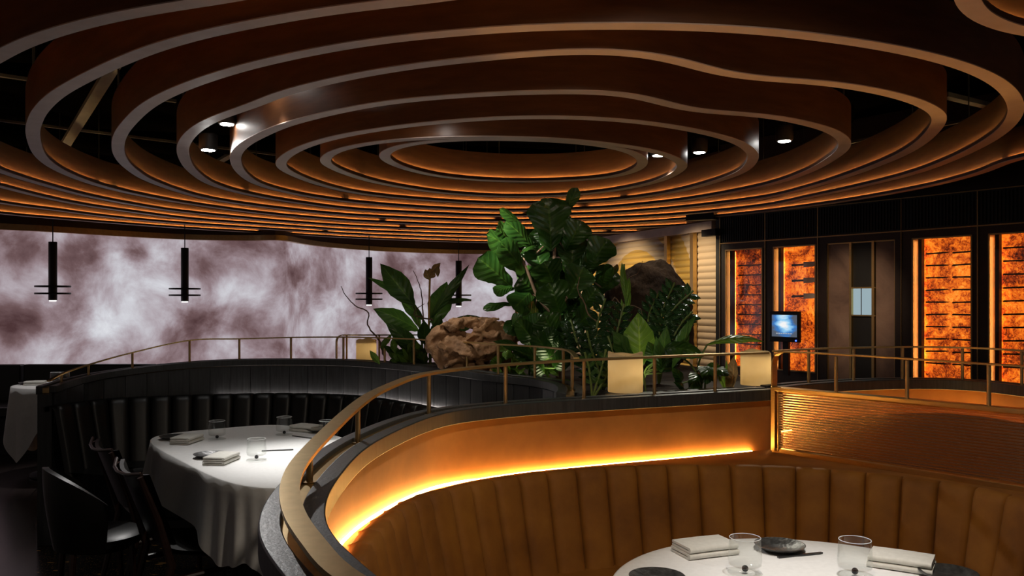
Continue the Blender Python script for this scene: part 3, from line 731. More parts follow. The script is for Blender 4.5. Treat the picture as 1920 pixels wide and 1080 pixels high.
# ------------------------------------------------------------------ pendants in front of the cloud screen
def pendant(first, loc, lab):
    if first: return dup(first, loc, 0, lab)
    r = thing('pendant_lamp', lab, 'pendant lamp', loc, 0, 'black tube pendants before the cloud screen')
    mb = MB(); mb.lathe([(.042, 0.012), (.043, .02), (.043, .63), (.04, .635)], (0, 0, 0), 20); shd = mb.build('shade', M['black'], r, world=False)
    for z in (.075, .15):
        mb = MB(); mb.lathe([(.05, z), (.174, z), (.176, z + .009), (.174, z + .018), (.05, z + .018)], (0, 0, 0), 32); mb.build('disc', M['black'], r, world=False)
    mb = MB(); mb.lathe([(.034, 0), (.036, .014)], (0, 0, 0), 18); mb.build('lens', M['pendlens'], shd, world=False)
    mb = MB(); mb.tube([(0, 0, .635), (0, 0, 3.05 - loc[2])], .006, 6); mb.build('cord', M['black'], r, world=False)
    return r
fp = None
for px, py, Y, lab in ((99, 565, 9.1, 'leftmost black tube pendant with two discs before the cloud screen'), (346.5, 567, 9.95, 'second black tube pendant from the left before the cloud screen'), (692, 573, 11.2, 'black tube pendant before the screen just left of the leafy lily plant'), (860, 575, 11.8, 'black tube pendant partly behind the lily leaves')):
    q = D(px, py, Y); r = pendant(fp, (q.x, q.y, q.z), lab); fp = fp or r
spot('pendant_light', tuple(D(99, 566, 9.1)), tuple(D(99, 700, 9.1)), 6, 80, .6)

# ------------------------------------------------------------------ brown booth: partition, handrail, banquette
CAPZ = 1.05
ctr = curve([(.12, .72, CAPZ), (-.10, .98, CAPZ), (-.28, 1.27, CAPZ), (-.40, 1.55, CAPZ), (-.452, 1.922, CAPZ), (-.443, 2.452, CAPZ), (-.297, 3.05, CAPZ), (-.025, 3.33, CAPZ), (.295, 3.497, CAPZ), (.607, 3.636, CAPZ), (.896, 3.765, CAPZ), (1.175, 3.9, CAPZ)], .04, False, 3)
def partition(path, root, inner_mat, panel_z0, panel_z1, lab_inner, end=True):
    """inner side is to the right of the path (negative u)"""
    mb = MB(); mb.sweep(path, [(.004, -CAPZ), (.05, -CAPZ), (.05, -.05), (.004, -.05)]); mb.build('body', M['blackwood'], root)
    mb = MB(); mb.sweep(path, [(.02, -.05), (.06, -.05), (.06, 0), (.02, 0)]); mb.build('outer_cap', M['capwood'], root, bevel=.003)
    mb = MB(); mb.sweep(path, [(-.06, -.05), (-.015, -.05), (-.015, 0), (-.06, 0)]); mb.build('inner_cap', M['capwood'], root, bevel=.003)
    mb = MB(); mb.sweep(path, [(-.016, -.05), (.021, -.05), (.021, -.012), (-.016, -.012)]); mb.build('brass_inlay', M['brass'], root)
    mb = MB(); mb.sweep(path, [(-.012, panel_z0 - CAPZ), (.004, panel_z0 - CAPZ), (.004, panel_z1 - CAPZ), (-.012, panel_z1 - CAPZ)]); mb.build(lab_inner, inner_mat, root)
root = thing('booth_partition', 'curved tan suede booth wall with black wood cap in the foreground', 'partition', (-.44, 2.2, 0))
partition(ctr, root, M['suede'], .3, CAPZ - .05, 'suede_panel')

def rail(name, lab, pts, posts, base, grp, width=.038, thick=.009, loop=None):
    root = thing(name, lab, 'handrail', (posts[0][0], posts[0][1], CAPZ), 0, grp)
    pth = curve(pts, .03, False, 2)
    mb = MB(); mb.sweep(pth, [(-width / 2, -thick), (width / 2, -thick), (width / 2, 0), (-width / 2, 0)])
    mb.build('rail_bar', M['brass'], root)
    for x, y in posts:
        z = min(pth, key=lambda p: (p.x - x) ** 2 + (p.y - y) ** 2).z - thick
        zb = base(x, y) - .012
        mb = MB(); mb.tube([(x, y, zb), (x, y, z)], .0075, 10); mb.lathe([(.016, zb), (.016, zb + .004)], (x, y, 0), 12)
        mb.build('post', M['brassd'], root)
    return root
rF = [(-.05, .95, 1.073), (-.22, 1.15, 1.078), (-.30, 1.3, 1.08), (-.385, 1.5, 1.083), (-.44, 1.7, 1.095), (-.456, 1.922, 1.115), (-.443, 2.452, 1.155), (-.40, 2.75, 1.175), (-.297, 3.05, 1.193), (-.025, 3.33, 1.203), (.295, 3.497, 1.21), (.607, 3.636, 1.213), (.896, 3.765, 1.215), (1.16, 3.89, 1.215)]
rail('handrail', 'broad brass handrail sweeping down over the foreground booth wall', rF, [(-.456, 1.922), (-.443, 2.452), (-.297, 3.05), (-.025, 3.33), (.295, 3.497), (.607, 3.636), (.896, 3.765)], lambda x, y: CAPZ, 'brass handrails on the booth walls')

def bank(name, lab, pth, chan, seat_z, mat, root, lean=.07, bulge=.03, left=False, back=.10):
    """pth: top front edge (with its own z); front is to the right of the path unless left"""
    sg = 1 if left else -1
    L = [0]
    for a, b in zip(pth, pth[1:]): L.append(L[-1] + (b - a).length)
    n = max(3, round(L[-1] / chan)); cw = L[-1] / n
    cols = []
    for c in range(n):
        for f_ in (0, .02, .06, .13, .22, .34, .5, .66, .78, .87, .94, .98):
            cols.append((c * cw + cw * f_, f_))
    cols.append((L[-1], 0))
    rows = [(-back, -.035, .2), (-back, -.004, .2), (-back * .6, .0, .5), (-.015, 0, .8), (.004, -.008, 1), (.016, -.028, 1), (.024, -.07, 1), (.024 + lean * .4, -.2, 1), (.024 + lean, seat_z, 1)]
    R = [[] for _ in rows]
    for s, f in cols:
        p, tt = at_s(pth, s); t2 = Vector((tt.x, tt.y, 0)).normalized(); nn = Vector((-t2.y, t2.x, 0)) * sg
        x = abs(2 * f - 1); hump = math.sqrt(max(0, 1 - x ** 4)) * bulge if 0 < f < 1 else -.01
        for i, (d, z, wgt) in enumerate(rows):
            zz = z if i == len(rows) - 1 else p.z + z + hump * .35 * wgt * (1 if i in (2, 3, 4) else 0)
            R[i].append(Vector((p.x, p.y, 0)) + nn * (d + hump * wgt) + Vector((0, 0, zz)))
    mb = MB(); mb.grid(R)
    return mb.build(name, mat, root, sharp=70)
bkp = curve([(-.10, 1.0, .85), (-.24, 1.25, .85), (-.325, 1.6, .85), (-.365, 1.9, .85), (-.372, 2.2, .85), (-.350, 2.45, .84), (-.30, 2.69, .83), (-.235, 2.83, .82), (-.14, 2.985, .81), (.02, 3.15, .80), (.29, 3.29, .80), (.64, 3.375, .795), (1.02, 3.38, .79), (1.25, 3.30, .79), (1.466, 3.17, .79), (1.63, 3.0, .79), (1.70, 2.8, .79), (1.72, 2.45, .79), (1.6, 2.0, .79)], .03, False, 4)
root = thing('velvet_banquette', 'rust velvet channel-back banquette curving round the near table', 'banquette', (.6, 3.2, 0))
bank('backrest', '', bkp, .128, .42, M['velvet'], root, back=.03)
def led_z(p): return .845 if p.y < 2.2 else (.845 - (p.y - 2.2) / 1.0 * .052 if p.y < 3.2 else .79)
# seat cushion
st_in = offset(bkp, -.08); st_out = offset(bkp, -.52)
mb = MB(); mb.grid([[Vector((p.x, p.y, .0)) for p in st_out], [Vector((p.x, p.y, .40)) for p in st_out], [Vector((p.x, p.y, .45)) for p in offset(bkp, -.49)], [Vector((p.x, p.y, .45)) for p in st_in]]); mb.build('seat', M['velvet'], root)
# ledge behind the backrest
i0 = min(range(len(bkp)), key=lambda i: (bkp[i].x + .14) ** 2 + (bkp[i].y - 2.98) ** 2)
i1 = min(range(len(bkp)), key=lambda i: (bkp[i].x - 1.70) ** 2 + (bkp[i].y - 2.8) ** 2)
sub = offset(bkp, .03)[i0:i1]
su = offset(ctr, -.034); j0 = min(range(len(su)), key=lambda i: (su[i].x + .28) ** 2 + (su[i].y - 3.0) ** 2)
SC0, SC1 = Vector((1.165, 3.80, 0)), Vector((2.12, 2.63, 0))
scd = (SC1 - SC0).normalized(); scn = Vector((scd.y, -scd.x, 0))
if scn.x > 0: scn = -scn
ledge = [(p.x, p.y) for p in sub] + [((SC0 + scd * 1.25) + scn * .012).xy[:], (SC0 + scn * .012).xy[:]] + [(p.x, p.y) for p in reversed(su[j0:])]
mb = MB(); mb.poly(ledge, .70, .776); mb.build('ledge', M['velvet'], root, smooth=False)
lp = offset(ctr, -.021); lp = [Vector((p.x, p.y, led_z(p) - .019)) for p in lp if p.y > 1.2 and p.x < 1.08]
mb = MB(); mb.tube(lp, .005, 6); mb.build('led_strip', M['boothled'], root)

# ---- reeded screen to the right of the brown booth
root = thing('reeded_screen', 'low ribbed bronze glass screen in a brass frame behind the rust banquette', 'screen', (SC0.x, SC0.y, .78))
SL = (SC1 - SC0).length; ZB, ZT = .785, 1.058
n = 22; rows = []
for i in range(n * 6 + 1):
    z = ZB + .012 + (ZT - ZB - .024) * i / (n * 6)
    rows.append([SC0 + scd * s + scn * (.0022 * abs(math.sin(math.pi * i / 6))) + Vector((0, 0, z)) for s in (0.03, SL / 3, SL * 2 / 3, SL)])
mb = MB(); mb.grid(rows); mb.build('ribbed_glass', M['reeded'], root, sharp=70)
mb = MB(); rz = math.atan2(scd.y, scd.x); mid = (SC0 + SC1) / 2
mb.box(mid + Vector((0, 0, ZT)), (SL, .05, .018), rz); mb.box(mid + Vector((0, 0, ZB)), (SL, .03, .02), rz); mb.box(SC0 + scd * .012 + Vector((0, 0, (ZB + ZT) / 2)), (.022, .05, ZT - ZB), rz); mb.box(SC0 + scd * .034 + scn * .01 + Vector((0, 0, (ZB + ZT) / 2)), (.006, .02, ZT - ZB), rz)
mb.build('frame', M['brass'], root, smooth=False, bevel=.002)
mb = MB(); mb.box(mid + Vector((0, 0, ZB / 2)) - scn * .03, (SL, .04, ZB), rz); mb.build('base_panel', M['blackwood'], root, smooth=False)
# rail on the screen with its looped end
a0 = SC0 + scd * .03
def sp_(s, z): q = SC0 + scd * s; return (q.x, q.y, z)
lr = thing('handrail', 'brass handrail with a looped end running over the ribbed screen', 'handrail', (a0.x, a0.y, 1.06), 0, 'brass handrails on the booth walls')
arc = [sp_(.0, 1.06), sp_(.0, 1.10), sp_(.0, 1.16)] + [sp_(.055 - .055 * math.cos(a), 1.165 + .055 * math.sin(a)) for a in [math.pi / 2 * i / 6 for i in range(1, 7)]] + [sp_(.2, 1.222), sp_(.5, 1.22), sp_(SL * .6, 1.215), sp_(SL, 1.21)]
# flat bar following the loop: width across the screen
rows = []
wv = scn * .019; pts = [Vector(p) for p in arc]
for sgn, off in ((1, 0), (-1, 0), (-1, 1), (1, 1), (1, 0)):
    row = []
    for i, p in enumerate(pts):
        tt = (pts[min(i + 1, len(pts) - 1)] - pts[max(i - 1, 0)]).normalized(); up = tt.cross(scn).normalized()
        if up.z < 0 and i > 4: up = -up
        row.append(p + wv * sgn + up * .006 * off)
    rows.append(row)
mb = MB(); mb.grid(rows); mb.build('rail_bar', M['brass'], lr, sharp=50)
for s in (.30, .60, .90):
    q = sp_(s, 0); mb = MB(); mb.tube([(q[0], q[1], 1.062), (q[0], q[1], 1.215)], .0075, 10); mb.build('post', M['brassd'], lr)

# ---- third booth behind the screen
c3 = curve([(1.21, 3.99, CAPZ), (1.45, 4.17, CAPZ), (1.72, 4.30, CAPZ), (2.0, 4.37, CAPZ), (2.28, 4.32, CAPZ), (2.42, 4.05, CAPZ), (2.46, 3.6, CAPZ), (2.48, 3.2, CAPZ)], .05, False, 3)
root = thing('booth_partition', 'far right suede booth wall behind the ribbed screen', 'partition', (1.9, 4.3, 0))
partition(c3, root, M['suede'], .3, CAPZ - .05, 'suede_panel')
rail('handrail', 'slim brass handrail on the far right booth wall before the amber cabinets', [(1.23, 4.0, 1.215)] + [(p.x, p.y, 1.215) for p in c3[4::5]], [(1.45, 4.17), (1.72, 4.295), (2.0, 4.37), (2.28, 4.32), (2.42, 4.05), (2.46, 3.6)], lambda x, y: CAPZ, 'brass handrails on the booth walls', .026, .008)
root = thing('velvet_banquette', 'rust velvet banquette behind the ribbed screen at far right', 'banquette', (1.9, 4.0, 0))
b3 = [Vector((p.x, p.y, .88)) for p in offset(c3, -.11)]
bank('backrest', '', b3, .128, .42, M['velvet'], root, back=.06)
mb = MB(); mb.tube([Vector((p.x, p.y, .835)) for p in offset(c3, -.022)], .005, 6); mb.build('led_strip', M['boothled'], root)
mb = MB(); mb.grid([[Vector((p.x, p.y, 0)) for p in offset(c3, -.5)], [Vector((p.x, p.y, .45)) for p in offset(c3, -.5)], [Vector((p.x, p.y, .45)) for p in offset(c3, -.15)]]); mb.build('seat', M['velvet'], root)

# ------------------------------------------------------------------ black booth at the back left
K = [(-2.74, 5.02, .945), (-2.75, 5.12, .95), (-2.66, 5.36, .985), (-2.46, 5.53, 1.013), (-2.15, 5.69, 1.04), (-1.85, 5.79, 1.05), (-1.51, 5.83, 1.05), (-1.14, 5.77, 1.05), (-.83, 5.565, 1.05), (-.616, 5.356, 1.05), (-.44, 5.14, 1.05), (-.26, 4.92, 1.05), (-.075, 4.64, 1.05), (.118, 4.43, 1.05), (.25, 4.156, 1.05), (.27, 3.9, 1.05), (.25, 3.7, 1.05)]
kc = curve(K, .05, False, 3)
root = thing('booth_partition', 'black wood panelled booth wall curving behind the long white table', 'partition', (-1.5, 5.8, 0))
mb = MB(); mb.sweep(kc, [(.02, -.05), (.06, -.05), (.06, 0), (.02, 0)]); mb.build('outer_cap', M['capwood'], root, bevel=.003)
mb = MB(); mb.sweep(kc, [(-.06, -.04), (-.015, -.04), (-.015, 0), (-.06, 0)]); mb.build('inner_cap', M['capwood'], root, bevel=.003)
mb = MB(); mb.sweep(kc, [(-.016, -.05), (.021, -.05), (.021, -.012), (-.016, -.012)]); mb.build('brass_inlay', M['brassd'], root)
rows = [[Vector((p.x, p.y, 0)) for p in offset(kc, .05)], [p + Vector((0, 0, -.045)) for p in offset(kc, .05)], [p + Vector((0, 0, -.045)) for p in offset(kc, -.03)], [Vector((p.x, p.y, 0)) for p in offset(kc, -.03)]]
mb = MB(); mb.grid(rows)
e0, e1 = offset(kc, .05)[0], offset(kc, -.03)[0]
b = mb.add([(e0.x, e0.y, 0), (e1.x, e1.y, 0), (e1.x, e1.y, e1.z - .04), (e0.x, e0.y, e0.z - .04)], [(0, 1, 2, 3)])
mb.build('body', M['blackwood'], root)
# planked inner panel with a shallow joint between planks
mb = MB(); pl = offset(kc, -.032); acc = 0
seg = []
L = [0]
for a, b in zip(pl, pl[1:]): L.append(L[-1] + (b - a).length)
s = .02
while s < L[-1] - .2:
    a, ta = at_s(pl, s); b_, tb = at_s(pl, s + .125)
    for dz in (0,):
        nA = Vector((ta.y, -ta.x, 0)).normalized() * .008
        v = [Vector((a.x, a.y, .72)), Vector((b_.x, b_.y, .72)), Vector((b_.x, b_.y, b_.z - .045)), Vector((a.x, a.y, a.z - .045))]
        mb.add(v + [q + nA for q in v], [(0, 1, 2, 3), (4, 7, 6, 5), (0, 4, 5, 1), (1, 5, 6, 2), (2, 6, 7, 3), (3, 7, 4, 0)])
    s += .13
mb.build('planked_panel', M['blackwood'], root, smooth=False)
root = thing('leather_banquette', 'black leather channel-back banquette round the long white table', 'banquette', (-1.4, 5.4, 0))
bk = curve([(-2.67, 4.97, .83), (-2.62, 5.14, .83), (-2.50, 5.35, .83), (-2.11, 5.53, .83), (-1.82, 5.61, .83), (-1.49, 5.64, .83), (-1.10, 5.56, .83), (-.85, 5.37, .83), (-.675, 5.17, .83), (-.52, 4.98, .83), (-.34, 4.72, .83), (-.17, 4.45, .83), (0.0, 4.15, .83), (.05, 3.9, .83)], .03, False, 3)
bank('backrest', '', bk, .128, .42, M['blackleather'], root, bulge=.03, back=.07)
mb = MB(); mb.grid([[Vector((p.x, p.y, 0)) for p in offset(bk, -.40)], [Vector((p.x, p.y, .40)) for p in offset(bk, -.40)], [Vector((p.x, p.y, .45)) for p in offset(bk, -.37)], [Vector((p.x, p.y, .45)) for p in offset(bk, -.08)]]); mb.build('seat', M['blackleather'], root)
q = [Vector((p.x, p.y, .806)) for p in offset(kc, -.058) if -2.0 < p.x < -.36]
mb = MB(); mb.tube(q, .005, 6); mb.build('led_strip', M['wled'], root)
rK = [(-2.77, 5.10, .97), (-2.745, 5.2, 1.005), (-2.66, 5.36, 1.049), (-2.46, 5.53, 1.115), (-2.15, 5.69, 1.187), (-1.85, 5.79, 1.192), (-1.51, 5.83, 1.2), (-1.14, 5.77, 1.205), (-.83, 5.565, 1.208), (-.616, 5.356, 1.21), (-.44, 5.14, 1.21), (-.26, 4.92, 1.212), (-.075, 4.64, 1.214), (.118, 4.43, 1.215), (.25, 4.156, 1.215), (.275, 3.9, 1.215), (.27, 3.56, 1.212)]
def kbase(x, y): return min(kc, key=lambda p: (p.x - x) ** 2 + (p.y - y) ** 2).z
rail('handrail', 'thin brass handrail along the black booth wall behind the long table', rK, [(-2.745, 5.2), (-2.66, 5.36), (-2.46, 5.53), (-2.15, 5.69), (-1.85, 5.79), (-1.51, 5.83), (-1.14, 5.77), (-.83, 5.565), (-.616, 5.356), (-.44, 5.14), (-.26, 4.92), (-.075, 4.64), (.118, 4.43), (.25, 4.156), (.275, 3.9)], kbase, 'brass handrails on the booth walls', .022, .008)
# far rail behind the planter with its looped end
FR0 = D(630, 671, 6.35)
lr = thing('handrail', 'far brass handrail with a broad looped end left of the small candle', 'handrail', (FR0.x, FR0.y, 1.02), 0, 'brass handrails on the booth walls')
mb = MB(); x0, y0 = FR0.x, FR0.y
mb.sweep([Vector((x0 + .05, y0, 1.195)), Vector((-.7, 6.5, 1.19)), Vector((.1, 6.9, 1.19))], [(-.012, -.008), (.012, -.008), (.012, 0), (-.012, 0)])
pts = [Vector((x0, y0, z)) for z in (1.02, 1.08, 1.14)] + [Vector((x0 + .05 - .05 * math.cos(a), y0, 1.145 + .05 * math.sin(a))) for a in [math.pi / 2 * i / 5 for i in range(1, 6)]] + [Vector((x0 + .1, y0 + .01, 1.195))]
rows = [[p + Vector((0, .02, 0)) for p in pts], [p + Vector((0, -.02, 0)) for p in pts]]
inn = [p + Vector((.008, 0, -.004)) for p in pts]
rows += [[p + Vector((0, -.02, 0)) for p in inn], [p + Vector((0, .02, 0)) for p in inn], rows[0]]
mb.grid(rows); mb.build('rail_bar', M['brass'], lr, sharp=50)
for px in (650, 711, 756, 800):
    k = (px - 960) / F; Yp = 6.4; x = k * Yp
    mb = MB(); mb.tube([(x, Yp, .95), (x, Yp, 1.185)], .007, 8); mb.build('post', M['brassd'], lr)

# ------------------------------------------------------------------ planter
pk = [p for p in offset(kc, .062) if p.x > -1.15]; pk = [p for p in pk if p.y > 3.85]
pc = [p for p in offset(ctr, .062) if p.x > .36]
poly = [(p.x, p.y) for p in pk] + [(p.x, p.y) for p in pc] + [(1.35, 4.6), (1.5, 5.6), (1.2, 6.4), (.2, 6.7), (-1.1, 6.35)]
root = thing('planter', 'raised black planter bed between the booths', 'planter', (.3, 5, 0))
mb = MB(); mb.poly(poly, 0, .96); mb.build('box', M['blackwood'], root, smooth=False)
c0 = Vector((sum(p[0] for p in poly) / len(poly), sum(p[1] for p in poly) / len(poly)))
mb = MB(); mb.poly([tuple(c0 + (Vector(p) - c0) * .96) for p in poly], .95, .985); mb.build('soil', M['soil'], root, smooth=False)
mb = MB(); mb.poly([(p.x, p.y) for p in offset(kc, .062) if p.x > -1.25 and p.y > 5.2] + [(p.x, p.y) for p in reversed(offset(kc, .27)) if p.x > -1.25 and p.y > 5.3], .96, 1.02); mb.build('ledge', M['blackwood'], root, smooth=False)
lw = [p for p in offset(ctr, .062) if p.x > .36]; lw2 = [p for p in offset(ctr, .26) if p.x > .40]
mb = MB(); mb.poly([(p.x, p.y) for p in lw] + [(p.x, p.y) for p in reversed(lw2)], .96, 1.03); mb.build('ledge', M['blackwood'], root, smooth=False)

def candle(px, ptop, pbase, pw, zb, lab, power):
    b = G(px, pbase, zb); b = Vector((b.x, b.y, zb)); r = pw / 2 / F * b.y; h = (pbase - ptop) / F * b.y
    root = thing('pillar_candle', lab, 'candle', (b.x, b.y + r, zb), 0, 'cream pillar candles among the plants')
    rd = random.Random(px); n = 32; mb = MB()
    hs = [h + .006 * math.sin(k * 2 * math.pi / n * 2 + px) + .003 * math.sin(k * 5 * 2 * math.pi / n) for k in range(n)]
    def ring(rr, zf): return [(rr * math.cos(2 * math.pi * k / n), rr * math.sin(2 * math.pi * k / n), zf(k)) for k in range(n + 1)]
    H = lambda k: hs[k % n]
    mb.grid([ring(.001, lambda k: 0), ring(r * .98, lambda k: 0), ring(r, lambda k: .004), ring(r, lambda k: H(k) * .5), ring(r, lambda k: H(k) - .004), ring(r * .97, H), ring(r * .92, lambda k: H(k) - .004), ring(r * .88, lambda k: h - .03), ring(.001, lambda k: h - .034)])
    wx_ = mb.build('wax', M['wax'], root, world=False)
    mb = MB(); mb.tube([(0, 0, h - .035), (.001, 0, h - .012)], .0015, 6); mb.build('wick', M['black'], wx_, world=False)
    point('candle_light', (b.x + r * .25, b.y + r, zb + h * .55), power, (1, .72, .36), r * .35)
candle(683.5, 637, 675.5, 38, 1.02, 'small cream pillar candle left of the driftwood', .14)
candle(1177, 664, 738, 67, 1.03, 'large cream pillar candle standing on the suede wall ledge', .22)
candle(1425, 660, 724, 57, 1.03, 'cream pillar candle beside the looped rail end', .22)

# ---- driftwood and boulder
def ellip(mb, c, r, rot, seed, n=20, m=14, amp=.25):
    R = Matrix.Rotation(rot[2], 3, 'Z') @ Matrix.Rotation(rot[1], 3, 'Y') @ Matrix.Rotation(rot[0], 3, 'X'); rows = []
    for i in range(m + 1):
        th = math.pi * i / m; row = []
        for k in range(n + 1):
            ph = 2 * math.pi * (k % n) / n
            d = Vector((math.sin(th) * math.cos(ph), math.sin(th) * math.sin(ph), math.cos(th)))
            q = 1 + amp * mnoise.noise(d * 1.7 + Vector((seed, 0, 0))) + amp * .5 * mnoise.noise(d * 4 + Vector((0, seed, 0)))
            row.append(Vector(c) + R @ Vector((d.x * r[0] * q, d.y * r[1] * q, d.z * r[2] * q)))
        rows.append(row)
    mb.grid(rows)
def limb(mb, pts, rs, seed, n=12):
    pts = [Vector(p) for p in pts]; pp = resample(cr(pts, False, 6), .025); m = len(pp); rd = []
    for i in range(m):
        f = i / (m - 1) * (len(rs) - 1); a = int(min(f, len(rs) - 2)); rd.append(rs[a] + (rs[a + 1] - rs[a]) * (f - a))
    base = len(mb.v); mb.tube(pp, rd, n)
    for i in range(m):
        for k in range(n):
            v = Vector(mb.v[base + i * n + k]); d = v - pp[i]
            q = 1 + .45 * mnoise.noise(Vector((k * .9, i * .12, seed))) + .2 * mnoise.noise(v * 25)
            mb.v[base + i * n + k] = tuple(pp[i] + d * q)
def tex(name, size):
    tx = bpy.data.textures.new(name, 'CLOUDS'); tx.noise_scale = size; tx.noise_depth = 4; return tx
DY = 5.05
def dp(x, y, dy=0): return D(x, y, DY + dy)
mb = MB()
ellip(mb, dp(845, 655), (.085, .10, .085), (0, .3, 0), 3)
ellip(mb, dp(935, 628, .05), (.13, .10, .055), (0, .15, 0), 5)
limb(mb, [dp(815, 625), dp(840, 612), dp(872, 603), dp(905, 612), dp(960, 616)], [.03, .035, .03, .04, .04], 1)
limb(mb, [dp(812, 660), dp(818, 630), dp(850, 625), dp(880, 640), dp(930, 640)], [.04, .05, .035, .06, .05], 2)
limb(mb, [dp(815, 645), dp(835, 672), dp(860, 690), dp(890, 700)], [.05, .06, .05, .03], 3)
limb(mb, [dp(850, 650, -.06), dp(880, 660, -.1), dp(915, 655, -.06), dp(955, 640)], [.05, .055, .045, .05], 4)
limb(mb, [dp(840, 680), dp(870, 680), dp(905, 700), dp(940, 712)], [.05, .045, .05, .03], 5)
limb(mb, [dp(930, 650), dp(950, 680), dp(955, 715)], [.06, .05, .04], 6)
limb(mb, [dp(865, 604), dp(885, 600, .06), dp(925, 606, .06), dp(950, 630)], [.02, .02, .024, .03], 7)
limb(mb, [dp(900, 640, .08), dp(905, 660, .1), dp(880, 690, .1)], [.07, .06, .05], 8)
limb(mb, [dp(940, 625), dp(958, 604), dp(962, 590)], [.04, .02, .006], 9)
rdw = random.Random(8)
for i in range(16):
    x, y = rdw.uniform(815, 900), rdw.uniform(605, 690); pts = [dp(x, y, -.05 - rdw.uniform(0, .05))]
    for j in range(3):
        x += rdw.uniform(8, 26); y += rdw.uniform(-14, 14); pts.append(dp(min(x, 962), min(max(y, 598), 705), rdw.uniform(-.12, -.02)))
    limb(mb, pts, [rdw.uniform(.012, .022), rdw.uniform(.014, .024), rdw.uniform(.008, .018)], 20 + i, 9)
o = mb.build('driftwood', M['drift'])
tag(o, 'gnarled tan driftwood root with dark hollows, lying right of the lily plant', 'driftwood')
md = o.modifiers.new('remesh', 'REMESH'); md.mode = 'VOXEL'; md.voxel_size = .0075; md.use_smooth_shade = True
md = o.modifiers.new('grain', 'DISPLACE'); md.texture = tex('driftgrain', .06); md.strength = .035
md = o.modifiers.new('grain2', 'DISPLACE'); md.texture = tex('driftgrain2', .02); md.strength = .012
mb = MB(); BY = 5.75
c = D(1218, 585, BY); ellip(mb, c, (.28, .20, .34), (0, 0, 0), 11, 48, 36, .10)
ellip(mb, D(1265, 620, BY), (.12, .14, .26), (0, 0, 0), 15, 32, 24, .25)
ellip(mb, D(1170, 600, BY), (.16, .16, .28), (0, 0, 0), 19, 32, 24, .25)
limb(mb, [D(1215, 690, BY), D(1215, 740, BY)], [.25, .25], 3)
o = mb.build('boulder', M['bark']); tag(o, 'big dark brown bark-covered stump behind the plants, before the ribbed wall', 'stump')
md = o.modifiers.new('remesh', 'REMESH'); md.mode = 'VOXEL'; md.voxel_size = .014; md.use_smooth_shade = True
md = o.modifiers.new('rough', 'DISPLACE'); md.texture = tex('barkgrain', .07); md.strength = .03
md = o.modifiers.new('rough2', 'DISPLACE'); md.texture = tex('barkgrain2', .025); md.strength = .012

# ------------------------------------------------------------------ plants
PROF = {'fiddle': [(0, .04), (.06, .25), (.18, .48), (.36, .52), (.55, .78), (.75, 1), (.9, .82), (.97, .45), (1, .08)],
        'lance': [(0, .05), (.1, .35), (.28, .78), (.45, 1), (.62, .92), (.8, .55), (.93, .2), (1, .01)],
        'round': [(0, .5), (.08, .8), (.25, 1), (.5, 1), (.75, .78), (.9, .45), (1, .03)],
        'strap': [(0, .35), (.2, .7), (.5, 1), (.75, .75), (.92, .3), (1, .02)]}
def prof(kind, t_):
    p = PROF[kind]
    for (a, x), (b, y) in zip(p, p[1:]):
        if t_ <= b: f = (t_ - a) / (b - a); f = f * f * (3 - 2 * f) if kind != 'strap' else f; return x + (y - x) * f
    return 0
def leaf(mb, base, tip, width, kind='lance', face=(0, -1, .25), bow=.12, fold=.25, wave=.03, seed=0, nl=14):
    base, tip = Vector(base), Vector(tip); d = tip - base; L = d.length; d.normalize()
    f = Vector(face).normalized(); s = d.cross(f)
    if s.length < .05: s = d.cross(Vector((.3, -.8, .5)))
    s.normalize(); n = s.cross(d).normalized()
    if n.dot(f) < 0: n = -n
    rows = []
    for i in range(nl + 1):
        t_ = i / nl; c = base + d * L * t_ + n * (bow * L * 4 * t_ * (1 - t_)) 
        hw = width / 2 * prof(kind, t_); row = []
        for k in range(-3, 4):
            a = k / 3
            off = -fold * hw * abs(a) ** 1.4 * -1 if False else fold * hw * abs(a) ** 1.5
            wv_ = wave * width * math.sin(t_ * 15 + seed + (1.3 if a > 0 else 0)) * abs(a) ** 2
            row.append(c + s * hw * a + n * (-off + wv_) + n * (.004 if k == 0 else 0))
        rows.append(row)
    b0 = len(mb.v)
    for i in range(nl + 1):
        for k in range(7): mb.uv[b0 + i * 7 + k] = ((k - 3) / 3, i / nl)
    mb.grid(rows)
class Plant:
    def __init__(s, name, label, base, mat, stemmat='stem', group='plants in the raised bed'):
        s.r = thing(name, label, 'plant', base, 0, group); s.f = MB(); s.s = MB(); s.mat = mat; s.sm = stemmat; s.base = Vector(base); s.rd = random.Random(name + label)
    def lf(s, b, tp, w, Y, kind='lance', dY=0.0, tilt=.25, bow=.1, fold=.25, stem=True, side=0, wave=.03, stem_to=None):
        B = D(b[0], b[1], Y); T = D(tp[0], tp[1], Y + dY)
        leaf(s.f, B, T, w / F * Y, kind, (side, -1, tilt), bow, fold, wave, s.rd.uniform(0, 6))
        if stem:
            q = Vector(stem_to) if stem_to else s.base + Vector((s.rd.uniform(-.03, .03), s.rd.uniform(-.03, .03), 0))
            m = (B + q) / 2 + Vector((0, 0, .04)); m.x = (B.x + q.x * 2) / 3
            s.s.tube(cr([B, m, q], False, 5), .0045, 6)
    def done(s):
        s.f.build('foliage', M[s.mat], s.r, sharp=180)
        if s.s.v: s.s.build('stem', M[s.sm], s.r)
        return s.r
def soil(px, Y, z=.97): return ((px - 960) / F * Y, Y, z)

